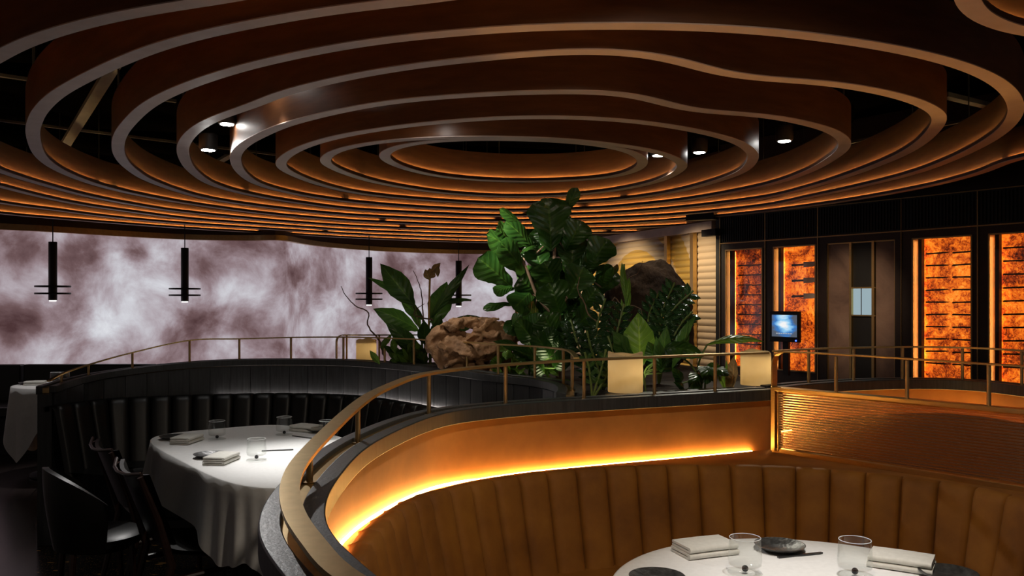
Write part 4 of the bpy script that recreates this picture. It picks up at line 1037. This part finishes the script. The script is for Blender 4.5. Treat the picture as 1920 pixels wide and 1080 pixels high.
# fiddle-leaf fig
FY = 4.95; pf = Plant('fiddle_leaf_fig', 'tall fiddle-leaf fig with big lobed dark leaves reaching the ceiling rings', soil(1045, FY), 'fig', 'twig')
trunk = [D(1045, 740, FY), D(1050, 640, FY), D(1042, 540, FY), D(1040, 460, FY), D(1050, 410, FY)]
pf.s.tube(cr(trunk, False, 6), [.016 - .00035 * i for i in range(25)], 8)
br2 = [D(1048, 600, FY), D(1010, 560, FY - .05), D(985, 500, FY - .1), D(965, 470, FY - .1)]; pf.s.tube(cr(br2, False, 6), .009, 7)
br3 = [D(1045, 580, FY), D(1085, 530, FY), D(1110, 490, FY)]; pf.s.tube(cr(br3, False, 6), .008, 7)
F_ = [((1058, 405), (1082, 352), 26, -.1, .2, 0), ((1033, 470), (1028, 372), 84, -.12, .0, 0), ((1060, 470), (1090, 415), 62, -.1, .3, .2), ((988, 437), (936, 392), 24, -.1, .8, -.3), ((1005, 475), (948, 415), 40, -.12, .6, -.2),
      ((962, 470), (930, 428), 58, -.18, .55, -.1), ((975, 492), (912, 440), 52, -.2, .7, 0), ((985, 520), (938, 455), 56, -.22, .35, .1), ((960, 540), (896, 483), 62, -.15, .15, 0), ((975, 478), (1010, 462), 26, -.2, .9, 0), ((965, 540), (925, 548), 26, -.12, .4, 0),
      ((998, 545), (962, 580), 52, -.2, .3, .2), ((965, 570), (906, 580), 22, -.1, .9, 0), ((1098, 505), (1140, 448), 62, -.1, .1, .2), ((1085, 500), (1118, 470), 40, -.08, .5, 0), ((1130, 540), (1150, 500), 40, -.2, .4, .3),
      ((1020, 520), (1000, 455), 60, .05, .1, 0), ((1070, 520), (1075, 440), 70, .05, .0, 0), ((1040, 540), (1020, 490), 64, -.15, .1, 0), ((1065, 560), (1095, 500), 62, -.12, .2, 0), ((1010, 560), (975, 520), 54, -.1, .2, 0), ((1050, 590), (1030, 530), 66, -.2, .1, 0), ((1090, 580), (1120, 540), 50, -.1, .3, 0), ((1035, 470), (1005, 425), 50, .08, .2, 0), ((1042, 420), (1044, 372), 40, .0, .2, 0), ((1010, 610), (985, 575), 44, -.15, .4, 0), ((1075, 620), (1110, 585), 52, -.15, .3, 0), ((1000, 590), (950, 625), 40, -.18, .5, 0), ((1030, 400), (1017, 372), 18, 0, .2, 0), ((1045, 640), (1020, 590), 56, -.1, .2, 0)]
for i, (b, tp, w_, dY, tilt, side) in enumerate(F_):
    near = min([trunk[1], trunk[2], trunk[3], br2[1], br2[2], br2[3], br3[1], br3[2]], key=lambda q: (q - D(b[0], b[1], FY)).length)
    pf.lf(b, tp, w_, FY - .05 + .02 * (i % 3), 'fiddle', dY, tilt, .08, .18, True, side, .05, near)
for i in range(46):
    a = pf.rd.uniform(0, 6.28); q = math.sqrt(pf.rd.random()); x = 1045 + 72 * q * math.cos(a); y = 545 + 105 * q * math.sin(a)
    b2 = pf.rd.uniform(-1.2, 1.2) + math.atan2(y - 560, x - 1045) * .0 + (-1.57); Lf = pf.rd.uniform(42, 66)
    pf.lf((x, y), (x + Lf * math.cos(b2), y + Lf * math.sin(b2)), pf.rd.uniform(36, 58), 5.02 + pf.rd.uniform(0, .2), 'fiddle', pf.rd.uniform(-.15, .1), pf.rd.uniform(.1, .7), .08, .2, False, pf.rd.uniform(-.4, .4), .05)
pf.done()

# lily at left
LY = 5.7; pl_ = Plant('peace_lily', 'broad-leaved lily with dried flower spikes left of the driftwood', soil(800, LY), 'lily')
for b, tp, w_, dY, tilt, side in [((778, 575), (713, 494), 46, 0, .2, 0), ((770, 565), (690, 521), 16, .1, .6, 0), ((785, 620), (699, 579), 40, -.1, .5, 0), ((805, 600), (880, 496), 20, 0, .4, .3), ((812, 612), (838, 528), 46, .1, .1, 0), ((830, 622), (907, 596), 36, -.1, .6, 0), ((792, 668), (722, 604), 34, -.15, .4, 0), ((800, 660), (742, 640), 26, -.15, .6, 0), ((818, 572), (884, 562), 14, .05, .8, 0), ((795, 600), (752, 566), 22, .05, .3, 0), ((800, 650), (795, 600), 30, -.2, .2, 0), ((812, 655), (828, 590), 28, -.2, .2, 0), ((790, 620), (766, 555), 18, .1, .1, 0), ((780, 675), (735, 660), 24, -.2, .6, 0), ((760, 680), (718, 648), 22, -.15, .5, 0), ((800, 690), (770, 650), 26, -.25, .3, 0), ((815, 670), (845, 600), 34, .0, .2, 0)]:
    pl_.lf(b, tp, w_, LY, 'lance', dY, tilt, .1, .3, True, side)
pl_.done()
sp2 = Plant('dried_flower_spike', 'pair of dried brown flowers on an upright stalk above the lily', soil(806, LY + .05), 'dry', 'dry')
sp2.s.tube(cr([soil(806, LY + .05), D(804, 620, LY), D(805, 560, LY), D(806, 520, LY)], False, 5), .007, 7)
for b, tp, w_ in [((806, 525), (797, 505), 16), ((806, 522), (815, 508), 14), ((808, 512), (826, 493), 14), ((820, 496), (821, 520), 10), ((806, 520), (806, 502), 12)]: sp2.lf(b, tp, w_, LY, 'lance', 0, .2, .2, .5, False)
sp2.done()
# low plants along the black wall, and by the candles
lo = Plant('low_fern', 'low bright green foliage beside the small candle', soil(745, 5.55), 'lime')
for i in range(26):
    x = lo.rd.uniform(712, 800); y = lo.rd.uniform(640, 684); lo.lf((x, y + 10), (x + lo.rd.uniform(-26, 20), y - lo.rd.uniform(4, 20)), lo.rd.uniform(9, 16), 5.5 + lo.rd.uniform(-.05, .12), 'lance', lo.rd.uniform(-.08, .05), lo.rd.uniform(.2, .9), .1, .3, False)
lo.done()
lo = Plant('low_pothos', 'low lit green leaves at the tip of the black booth wall', soil(1000, 4.85), 'lime')
for i in range(46):
    x = lo.rd.uniform(925, 1075); y = lo.rd.uniform(650, 712); lo.lf((x, y + 8), (x + lo.rd.uniform(-34, 22), y - lo.rd.uniform(-6, 16)), lo.rd.uniform(12, 24), 4.85 + lo.rd.uniform(-.1, .2), 'lance', lo.rd.uniform(-.12, .05), lo.rd.uniform(.2, 1.2), .1, .3, False)
lo.done()
lo = Plant('philodendron', 'dark glossy philodendron under the fig, right of the driftwood', soil(1000, 4.9), 'fig')
for b, tp, w_, tilt in [((985, 660), (925, 640), 24, .8), ((1000, 640), (968, 600), 40, .2), ((1010, 680), (960, 655), 36, .5), ((1020, 650), (1040, 612), 34, .2), ((1040, 690), (1075, 650), 36, .3), ((990, 620), (1020, 590), 38, .2), ((1060, 640), (1050, 600), 26, .2), ((960, 610), (980, 590), 30, .3), ((1030, 670), (1000, 620), 44, .2), ((1055, 665), (1085, 620), 30, .4), ((1020, 700), (985, 670), 34, .5), ((1045, 660), (1048, 625), 22, .1)]:
    lo.lf(b, tp, w_, 4.75, 'round' if w_ > 30 else 'lance', -.1, tilt, .1, .25)
lo.done()
# zz plants
def zz(name, lab, base, arms, Y, mat='dark', ll=38, lw=14):
    pz = Plant(name, lab, base, mat)
    for a in arms:
        pth = resample(cr([Vector(base)] + [D(x, y, Y + dy) for x, y, dy in a], False, 6), .042)
        pz.s.tube(pth, .006, 6)
        for i in range(2, len(pth) - 1):
            for sgn in (-1, 1):
                p0 = pth[i]; tt = (pth[i + 1] - pth[i - 1]).normalized(); sd = tt.cross(Vector((0, -1, .2))).normalized() * sgn
                tipv = p0 + (sd * .8 + tt * .6 + Vector((0, pz.rd.uniform(-.3, .1), 0))).normalized() * (ll / F * Y) * (1 - .4 * i / len(pth))
                leaf(pz.f, p0, tipv, lw / F * Y, 'lance', (0, -1, .6), .1, .2, .0, 0, 8)
    return pz.done()
zz('zz_plant', 'dark glossy zz plant with feathered stems left of the large candle', soil(1130, 4.45), [[(1125, 690, 0), (1118, 620, 0), (1135, 560, .05)], [(1140, 690, -.05), (1155, 630, -.1), (1170, 570, -.1)], [(1110, 700, 0), (1085, 650, 0), (1070, 600, .1)], [(1125, 700, -.1), (1110, 660, -.15), (1100, 620, -.15)], [(1140, 710, -.1), (1150, 670, -.15), (1140, 630, -.15)]], 4.45)
zz('zz_plant', 'dark glossy zz plant before the stump, its tips crossing the ribbed wall', soil(1235, 4.75), [[(1240, 660, 0), (1255, 590, 0), (1300, 545, 0)], [(1250, 660, 0), (1275, 610, 0), (1298, 585, .05)], [(1235, 660, 0), (1240, 590, 0), (1265, 530, .05)], [(1230, 660, 0), (1215, 600, .05), (1235, 550, .1)]], 4.75)
zz('zz_plant', 'leafy undergrowth stems just left of the large candle base', soil(1110, 4.1), [[(1118, 720, 0), (1128, 690, 0), (1136, 655, 0)], [(1108, 720, 0), (1104, 690, 0), (1096, 660, 0)], [(1125, 725, 0), (1138, 705, 0), (1142, 680, 0)]], 4.1, 'lily', 24, 9)
# big upright leaf plant right
bg = Plant('bird_of_paradise', 'upright broad light green leaf right of the large candle', soil(1205, 4.3), 'lime')
for b, tp, w_, dY, tilt, side in [((1200, 690), (1196, 586), 62, 0, .15, 0), ((1195, 690), (1215, 610), 40, .15, .1, 0)]: bg.lf(b, tp, w_, 4.3, 'lance', dY, tilt, .05, .25, True, side)
bg.done()
cl = Plant('calathea', 'striped dark green leaves either side of the broad upright leaf', soil(1190, 4.4), 'lily')
for b, tp, w_, dY, tilt, side in [((1185, 680), (1148, 620), 38, -.1, .3, 0), ((1180, 690), (1150, 650), 30, -.15, .5, 0), ((1235, 690), (1250, 610), 30, -.1, .2, 0), ((1225, 680), (1215, 640), 30, -.1, .3, 0), ((1260, 690), (1290, 600), 26, -.1, .3, .3), ((1240, 700), (1230, 630), 26, -.12, .2, 0), ((1255, 670), (1305, 590), 18, 0, .5, 0), ((1190, 700), (1165, 640), 24, -.1, .3, 0)]: cl.lf(b, tp, w_, 4.35, 'lance', dY, tilt, .12, .35, True, side)
cl.done()
an = Plant('anthurium', 'large flat dark leaf and arching leaf between the two big candles', soil(1310, 4.25), 'fig')
for b, tp, w_, dY, tilt, side in [((1245, 655), (1320, 668), 36, -.1, .5, 0), ((1318, 690), (1340, 715), 36, -.15, .7, 0), ((1310, 700), (1295, 735), 30, -.15, .6, 0), ((1330, 700), (1366, 705), 30, -.15, .6, 0), ((1325, 690), (1325, 720), 34, -.2, 1.0, 0), ((1275, 720), (1260, 690), 22, -.1, .3, 0), ((1335, 700), (1345, 680), 30, 0, .2, 0), ((1280, 735), (1262, 716), 16, -.1, .4, 0)]: an.lf(b, tp, w_, 4.2, 'round' if w_ > 20 else 'lance', dY, tilt, .18, .2, True, side)
an.done()
al = Plant('arching_leaf_plant', 'long bright green leaf arching in front of the dim amber cabinet', soil(1312, 4.2), 'lime')
al.lf((1326, 646), (1432, 641), 21, 4.2, 'lance', -.03, .9, .14, .2, True, 0)
al.done()
sh = Plant('sheathed_shoot', 'pale straw coloured sheath with green blades beside the right candle', soil(1367, 4.15), 'dry')
for b, tp, w_, side in [((1370, 730), (1376, 668), 22, 0), ((1366, 730), (1372, 690), 20, .3)]: sh.lf(b, tp, w_, 4.15, 'strap', 0, .1, .1, .6, False, side)
sh.done()
sg_ = Plant('grass_blades', 'few pale green blades left of the straw coloured sheath', soil(1358, 4.15), 'lime')
for b, tp, w_ in [((1360, 728), (1352, 688), 7), ((1363, 728), (1362, 675), 8), ((1358, 728), (1345, 700), 6)]: sg_.lf(b, tp, w_, 4.17, 'strap', 0, .1, .05, .4, False)
sg_.done()
# tall shoot
ts = Plant('tall_shoot', 'single tall pale green shoot standing before the stump', soil(1172, 4.6), 'lime')
pp = [Vector(soil(1172, 4.6)), D(1172, 640, 4.6), D(1174, 560, 4.6), D(1170, 495, 4.6)]; ts.s.tube(cr(pp, False, 6), [.011] * 8 + [.009] * 6 + [.005] * 5, 8)
for b, tp, w_ in [((1173, 560), (1166, 492), 13), ((1174, 570), (1180, 520), 12), ((1173, 590), (1182, 545), 10), ((1173, 610), (1165, 560), 10)]: ts.lf(b, tp, w_, 4.58, 'strap', 0, .1, .03, .5, False)
ts.done()
# contorted twigs
def twig(lab, pts, Y, r):
    mb = MB(); pp = resample(cr([D(x, y, Y) for x, y in pts], False, 6), .02); rd = random.Random(lab)
    pp = [p + Vector((rd.uniform(-.004, .004), rd.uniform(-.006, .006), rd.uniform(-.004, .004))) for p in pp]
    n = len(pp); mb.tube(pp, [r * (1 - .75 * i / n) for i in range(n)], 6)
    tag(mb.build('twig', M['twig']), lab, 'twig', 'contorted willow twigs among the plants')
twig('thin crooked twig leaning left over the small candle', [(725, 690), (712, 640), (690, 612), (690, 585), (665, 572), (645, 550), (640, 537)], 5.6, .008)
twig('curly twig rising beside the dried flower spike', [(796, 640), (793, 590), (790, 550), (783, 525), (774, 508)], 5.65, .007)
twig('looping pale twig low in front of the lily', [(812, 600), (790, 595), (775, 592), (782, 580), (795, 570)], 5.5, .006)
twig('pale crooked twig in front of the fig', [(1165, 735), (1160, 690), (1150, 640), (1130, 612), (1105, 590), (1095, 565), (1083, 545), (1087, 520)], 4.6, .008)
twig('crooked twig arching before the stump', [(1128, 730), (1132, 640), (1150, 560), (1165, 575), (1185, 572), (1200, 580), (1207, 592)], 4.7, .007)
twig('thin twig crossing the top of the stump', [(1178, 522), (1195, 512), (1205, 490)], 5.52, .005)

# ------------------------------------------------------------------ tables, cloths, chairs
def table(lab, cx, cy, rz, hx, hy, leg_in, grp='tables under white cloths'):
    r = thing('dining_table', lab, 'table', (cx, cy, 0), rz, grp)
    mb = MB(); n = 48
    mb.poly([(hx * .96 * math.copysign(abs(math.cos(a)) ** .8, math.cos(a)), hy * .96 * math.copysign(abs(math.sin(a)) ** .8, math.sin(a))) for a in [2 * math.pi * k / n for k in range(n)]], .70, .742)
    mb.build('tabletop', M['chairwood'], r, world=False, smooth=False)
    mb = MB(); mb.lathe([(.04, .03), (.04, .70)], (0, 0, 0), 16); mb.build('pedestal', M['black'], r, world=False)
    mb = MB(); mb.lathe([(.24, 0.008), (.24, .022), (.06, .035)], (0, 0, 0), 28); mb.build('base', M['black'], r, world=False)
def cloth(lab, cx, cy, rz, outline, drop, folds, amp, seed=0):
    """outline(a) -> local x, y of the table edge; drop(a) -> hanging length"""
    n = 288; rd = random.Random(seed); ph = [rd.uniform(0, 6.28) for _ in range(4)]
    R = Matrix.Rotation(rz, 3, 'Z'); C = Vector((cx, cy, 0)); rows = []
    def pt(a, scale, z, push):
        x, y = outline(a); v = Vector((x * scale, y * scale, 0)); nrm = Vector((x, y, 0)).normalized()
        return C + R @ (v + nrm * push) + Vector((0, 0, z))
    A = [2 * math.pi * k / n for k in range(n)] + [0]
    for sc_i in (.001, .3, .6, .85, .97, .995): rows.append([pt(a, sc_i, .75, 0) for a in A])
    rows.append([pt(a, 1, .748, .004) for a in A])
    for j in range(1, 9):
        f = j / 8; row = []
        for a in A:
            w_ = (math.sin(folds * a + ph[0]) * .6 + math.sin(folds * 1.7 * a + ph[1] * 1) * .0 + .5 * math.sin(round(folds * .6) * a + ph[2]))
            row.append(pt(a, 1, .745 - drop(a) * f, .006 + .02 * f + amp * f ** .8 * (w_ + .5)))
        rows.append(row)
    mb = MB(); mb.grid(rows)
    o = mb.build('tablecloth', M['cloth'], sharp=70); tag(o, lab, 'tablecloth', 'white tablecloths'); return o
def sup(hx, hy, e):
    def f(a):
        c, s = math.cos(a), math.sin(a); return (hx * math.copysign(abs(c) ** e, c), hy * math.copysign(abs(s) ** e, s))
    return f
TN = (.72, 2.03)
table('round table under white cloth in the near booth', TN[0], TN[1], 0, .47, .47, 0)
cloth('white cloth on the round near table', TN[0], TN[1], 0, sup(.48, .48, 1), lambda a: .45 + .1 * math.cos(4 * a), 14, .018, 1)
tn, tt_ = 1.50, -3.86
TL = (.8 * tn + .6 * tt_, .6 * tn - .8 * tt_); TR = math.atan2(-.8, .6)
table('long table under white cloth before the black banquette', TL[0], TL[1], TR, .84, .41, 0)
cloth('white cloth on the long table before the black banquette', TL[0], TL[1], TR, sup(.83, .42, .46), lambda a: .215 + .15 * max(0, math.cos(a)) + .035 * math.sin(4 * a + .6) + .02 * math.sin(9 * a), 30, .024, 2)
TF = (-3.74, 7.1)
table('small round table at the far left by the cloud screen', TF[0], TF[1], 0, .36, .36, 0)
cloth('white cloth with hanging points on the far left table', TF[0], TF[1], 0, sup(.37, .37, 1), lambda a: .42 + .16 * math.cos(4 * (a + 2.05)), 13, .022, 3)

def chair(first, x, y, rz, lab):
    if first: return dup(first, (x, y, 0), rz, lab)
    r = thing('dining_chair', lab, 'chair', (x, y, 0), rz, 'dark chairs at the long white table')
    # local: front is +x
    mb = MB(); rows = []
    for i in range(9):
        f = i / 8; xx = -.20 + .42 * f; z = .44 + .035 * (2 * f - 1) ** 2
        rows.append([Vector((xx, yy, z + .012 * (abs(yy) / .21) ** 2)) for yy in (-.21, -.1, 0, .1, .21)])
    low = [[v - Vector((0, 0, .018)) for v in rw] for rw in reversed(rows)]
    mb.grid(rows + low + [rows[0]]); mb.build('seat', M['blackleather'], r, world=False)
    mb = MB(); rows = []
    for i in range(7):
        f = i / 6; z = .50 + .27 * f
        rows.append([Vector((-.20 - .10 * f - .035 * (1 - (yy / .2) ** 2), yy, z + .015 * (abs(yy) / .2) ** 2 * f)) for yy in (-.2, -.13, -.06, 0, .06, .13, .2)])
    bk_ = [[v + Vector((.016, 0, 0)) for v in rw] for rw in reversed(rows)]
    mb.grid(rows + bk_ + [rows[0]]); mb.build('backrest', M['blackleather'], r, world=False)
    for sy in (-1, 1):
        mb = MB(); mb.tube([(.19, sy * .19, 0), (.16, sy * .18, .43)], [.011, .018], 8); mb.build('leg', M['chairwood'], r, world=False)
        mb = MB(); mb.tube([(-.30, sy * .20, 0), (-.20, sy * .19, .42), (-.25, sy * .19, .60), (-.315, sy * .185, .775)], [.011, .018, .015, .012], 8); mb.build('leg', M['chairwood'], r, world=False)
        mb = MB(); mb.tube([(-.21, sy * .19, .36), (.165, sy * .18, .38)], .012, 8); mb.build('stretcher', M['chairwood'], r, world=False)
    mb = MB(); mb.tube([(-.315, -.205, .79), (-.345, -.1, .775), (-.355, 0, .772), (-.345, .1, .775), (-.315, .205, .79)], .007, 8); mb.build('top_rail', M['chairwood'], r, world=False)
    return r
FA = math.atan2(.6, .8)
def nt(n_, t_): return (.8 * n_ + .6 * t_, .6 * n_ - .8 * t_)
x, y = nt(1.02, -3.72); x += .14; c1 = chair(None, x, y, FA, 'dark wood chair with its shiny seat catching light, nearest at the long table')
x, y = nt(1.05, -4.36); x += .14; chair(c1, x, y, FA, 'dark wood chair farther back at the end of the long table')
# tub chair
cx, cy = -1.76, 3.62
r = thing('tub_chair', 'black rounded tub chair left of the two wooden chairs at the long table', 'chair', (cx, cy, 0), FA)
mb = MB(); rows = []
for i in range(9):
    f = i / 8; row = []
    for k in range(21):
        a = math.pi * (.5 + k / 20); rr = .165 + .04 * math.sin(f * math.pi / 2)
        zt = .76 - .14 * abs(k / 10 - 1) ** 2
        row.append(Vector((rr * math.cos(a), rr * math.sin(a) * 1.05, .42 + (zt - .42) * f)))
    rows.append(row)
inn = [[Vector((v.x * .88, v.y * .88, v.z)) for v in rw] for rw in reversed(rows)]
mb.grid(rows + inn + [rows[0]]); mb.build('shell', M['blackleather'], r, world=False)
mb = MB(); mb.lathe([(.12, .40), (.165, .43), (.168, .46), (.14, .475)], (0.02, 0, 0), 28); mb.build('seat', M['blackleather'], r, world=False)
for sx, sy in ((-.11, -.11), (-.11, .11), (.11, -.11), (.11, .11)):
    mb = MB(); mb.tube([(sx * 1.25, sy * 1.25, 0), (sx, sy, .42)], [.009, .014], 8); mb.build('leg', M['chairwood'], r, world=False)

# far bench under the screen
root = thing('far_bench', 'low black bench under the cloud screen at far left', 'bench', (-4.6, 8.5, 0))
for i, (a, b_) in enumerate(((-5.6, -4.90), (-4.89, -4.25), (-4.24, -3.60), (-3.59, -2.6))):
    mb = MB(); mb.box(((a + b_) / 2, 8.55 + .03 * i, .4), (b_ - a - .004, .10, .815)); mb.build('back_panel', M['blackleather'], root, smooth=False, bevel=.012)
mb = MB(); mb.box((-4.3, 8.2, .4), (2.5, .5, .10)); mb.build('seat', M['blackleather'], root, smooth=False, bevel=.02)
mb = MB(); mb.box((-4.3, 8.25, .175), (2.4, .38, .35)); mb.build('base', M['black'], root, smooth=False)

# ------------------------------------------------------------------ tableware
TZ = .7505
def protos():
    g = thing('ball_stem_glass', '', 'glass')
    mb = MB(); n = 32
    outer = [(.001, .019), (.034, .0195), (.041, .023), (.0428, .035), (.0415, .065), (.0395, .092)]; inner = [(.0383, .092), (.0403, .065), (.0416, .036), (.0398, .0245), (.033, .021), (.001, .0205)]
    mb.lathe(outer + inner, (0, 0, 0), n, False); cup_ = mb.build('cup', M['glass'], g, world=False)
    mb = MB(); mb.tube([(.0388 * math.cos(2 * math.pi * k / 32), .0388 * math.sin(2 * math.pi * k / 32), .0922) for k in range(32)], .0009, 6, True); mb.build('rim', simple('rim_glass', (.7, .72, .72), (.8, .82, .82), .1), cup_, world=False)
    mb = MB(); mb.ball((0, 0, .0125), .0085); mb.build('ball_stem', M['bead'], g, world=False)
    mb = MB(); mb.lathe([(.042, 0), (.044, .0015), (.043, .003), (.01, .0045)], (0, 0, 0), 32); mb.build('base', M['glass'], g, world=False)
    p_ = thing('side_plate', '', 'plate')
    mb = MB(); mb.lathe([(.035, 0), (.05, .003), (.068, .014), (.070, .017), (.066, .017), (.048, .007), (.001, .006)], (0, 0, 0), 40); mb.build('dish', M['plate'], p_, world=False)
    k_ = thing('butter_knife', '', 'knife')
    mb = MB(); o_ = [(-.07, -.005), (-.02, -.004), (.0, -.006), (.06, -.007), (.072, -.003), (.07, .004), (0, .004), (-.07, .004)]; mb.poly(o_, 0.0, .004); mb.build('blade', M['darksteel'], k_, world=False, smooth=False)
    n_ = thing('folded_napkin', '', 'napkin')
    for lay, (z0, sc_) in enumerate(((0, 1.0), (.0165, .97))):
        # a fold: rounded on one long side, open layers on the other
        prof_ = []
        for i in range(9):
            a = math.pi / 2 + math.pi * i / 8; prof_.append((-.042 + .0075 * math.cos(a), .008 + .0075 * math.sin(a)))
        pr = [(.05, .0155)] + prof_ + [(.05, .0005), (.05, .0065), (-.038, .0068), (-.038, .0092), (.05, .0095)]
        mb = MB(); mb.sweep([Vector((-.078 * sc_, 0, z0)), Vector((0, 0, z0 + .001)), Vector((.078 * sc_, 0, z0))], [(u * sc_, v) for u, v in pr])
        mb.build('fold', M['napkin'], n_, world=False, sharp=50)
    return g, p_, k_, n_
gP, pP, kP, nP = protos(); usedset = set()
def place(proto, px, py, lab, rz=0, grp=None, at=None):
    q = at or G(px, py, TZ); loc = (q[0], q[1], TZ)
    if proto.name in usedset: return dup(proto, loc, rz, lab, grp)
    usedset.add(proto.name); proto.location = loc; proto.rotation_euler = (0, 0, rz); proto['label'] = lab; proto['group'] = grp; return proto
NG, LG, FG = 'tableware on the near round table', 'tableware on the long table', 'tableware on the far left table'
place(gP, 1397, 1075, 'left ball-stem tumbler on the near round table', 0, NG)
place(gP, 1603, 1080, 'right ball-stem tumbler on the near round table', 0, NG)
place(nP, 1322, 1037, 'folded napkin left of the left tumbler on the near table', .35, NG)
place(nP, 1690, 1063, 'folded napkin right of the right tumbler on the near table', -.55, NG)
place(pP, 1462, 1031, 'dark plate behind the left tumbler on the near table', 0, NG)
place(kP, 1500, 1042, 'dark butter knife between the two tumblers on the near table', .3, NG)
place(pP, 1778, 1084, 'dark plate at the lower right edge of the near table', 0, NG)
place(pP, 1232, 1092, 'dark plate at the lower left edge of the near table', 0, NG)
place(gP, 407, 823.5, 'tumbler at the back left of the long table', 0, LG)
place(gP, 533, 815, 'tumbler farthest back on the long table', 0, LG)
place(gP, 481, 862, 'tumbler in the middle of the long table', 0, LG)
place(gP, 613, 823, 'tumbler partly hidden behind the broad handrail', 0, LG)
place(pP, 326, 823, 'dark plate at the left corner of the long table', 0, LG)
place(nP, 351, 829, 'folded napkin at the left corner of the long table', 1.45, LG)
place(pP, 393, 857, 'dark plate at the left long side of the long table', 0, LG)
place(nP, 416, 866, 'folded napkin at the left long side of the long table', 1.45, LG)
place(kP, 437, 856, 'dark butter knife behind the front napkin on the long table', -.9, LG)
place(kP, 520, 845, 'dark butter knife right of the middle tumbler on the long table', .25, LG)
place(nP, 574, 808, 'folded napkin at the back right of the long table', -.5, LG)
place(pP, 600, 810, 'dark plate at the back right of the long table', 0, LG)
place(kP, 566, 820, 'dark butter knife before the back right napkin of the long table', -.6, LG)
place(nP, 64, 0, 'folded napkin on the far left table', .3, FG, at=D(66, 717, 7.05))
place(pP, 52, 0, 'dark plate on the far left table', 0, FG, at=D(52, 718, 7.1))
place(gP, 104, 0, 'left tumbler on the far left table', 0, FG, at=D(104, 712, 7.2))
place(gP, 122, 0, 'right tumbler on the far left table', 0, FG, at=D(121, 712, 7.2))
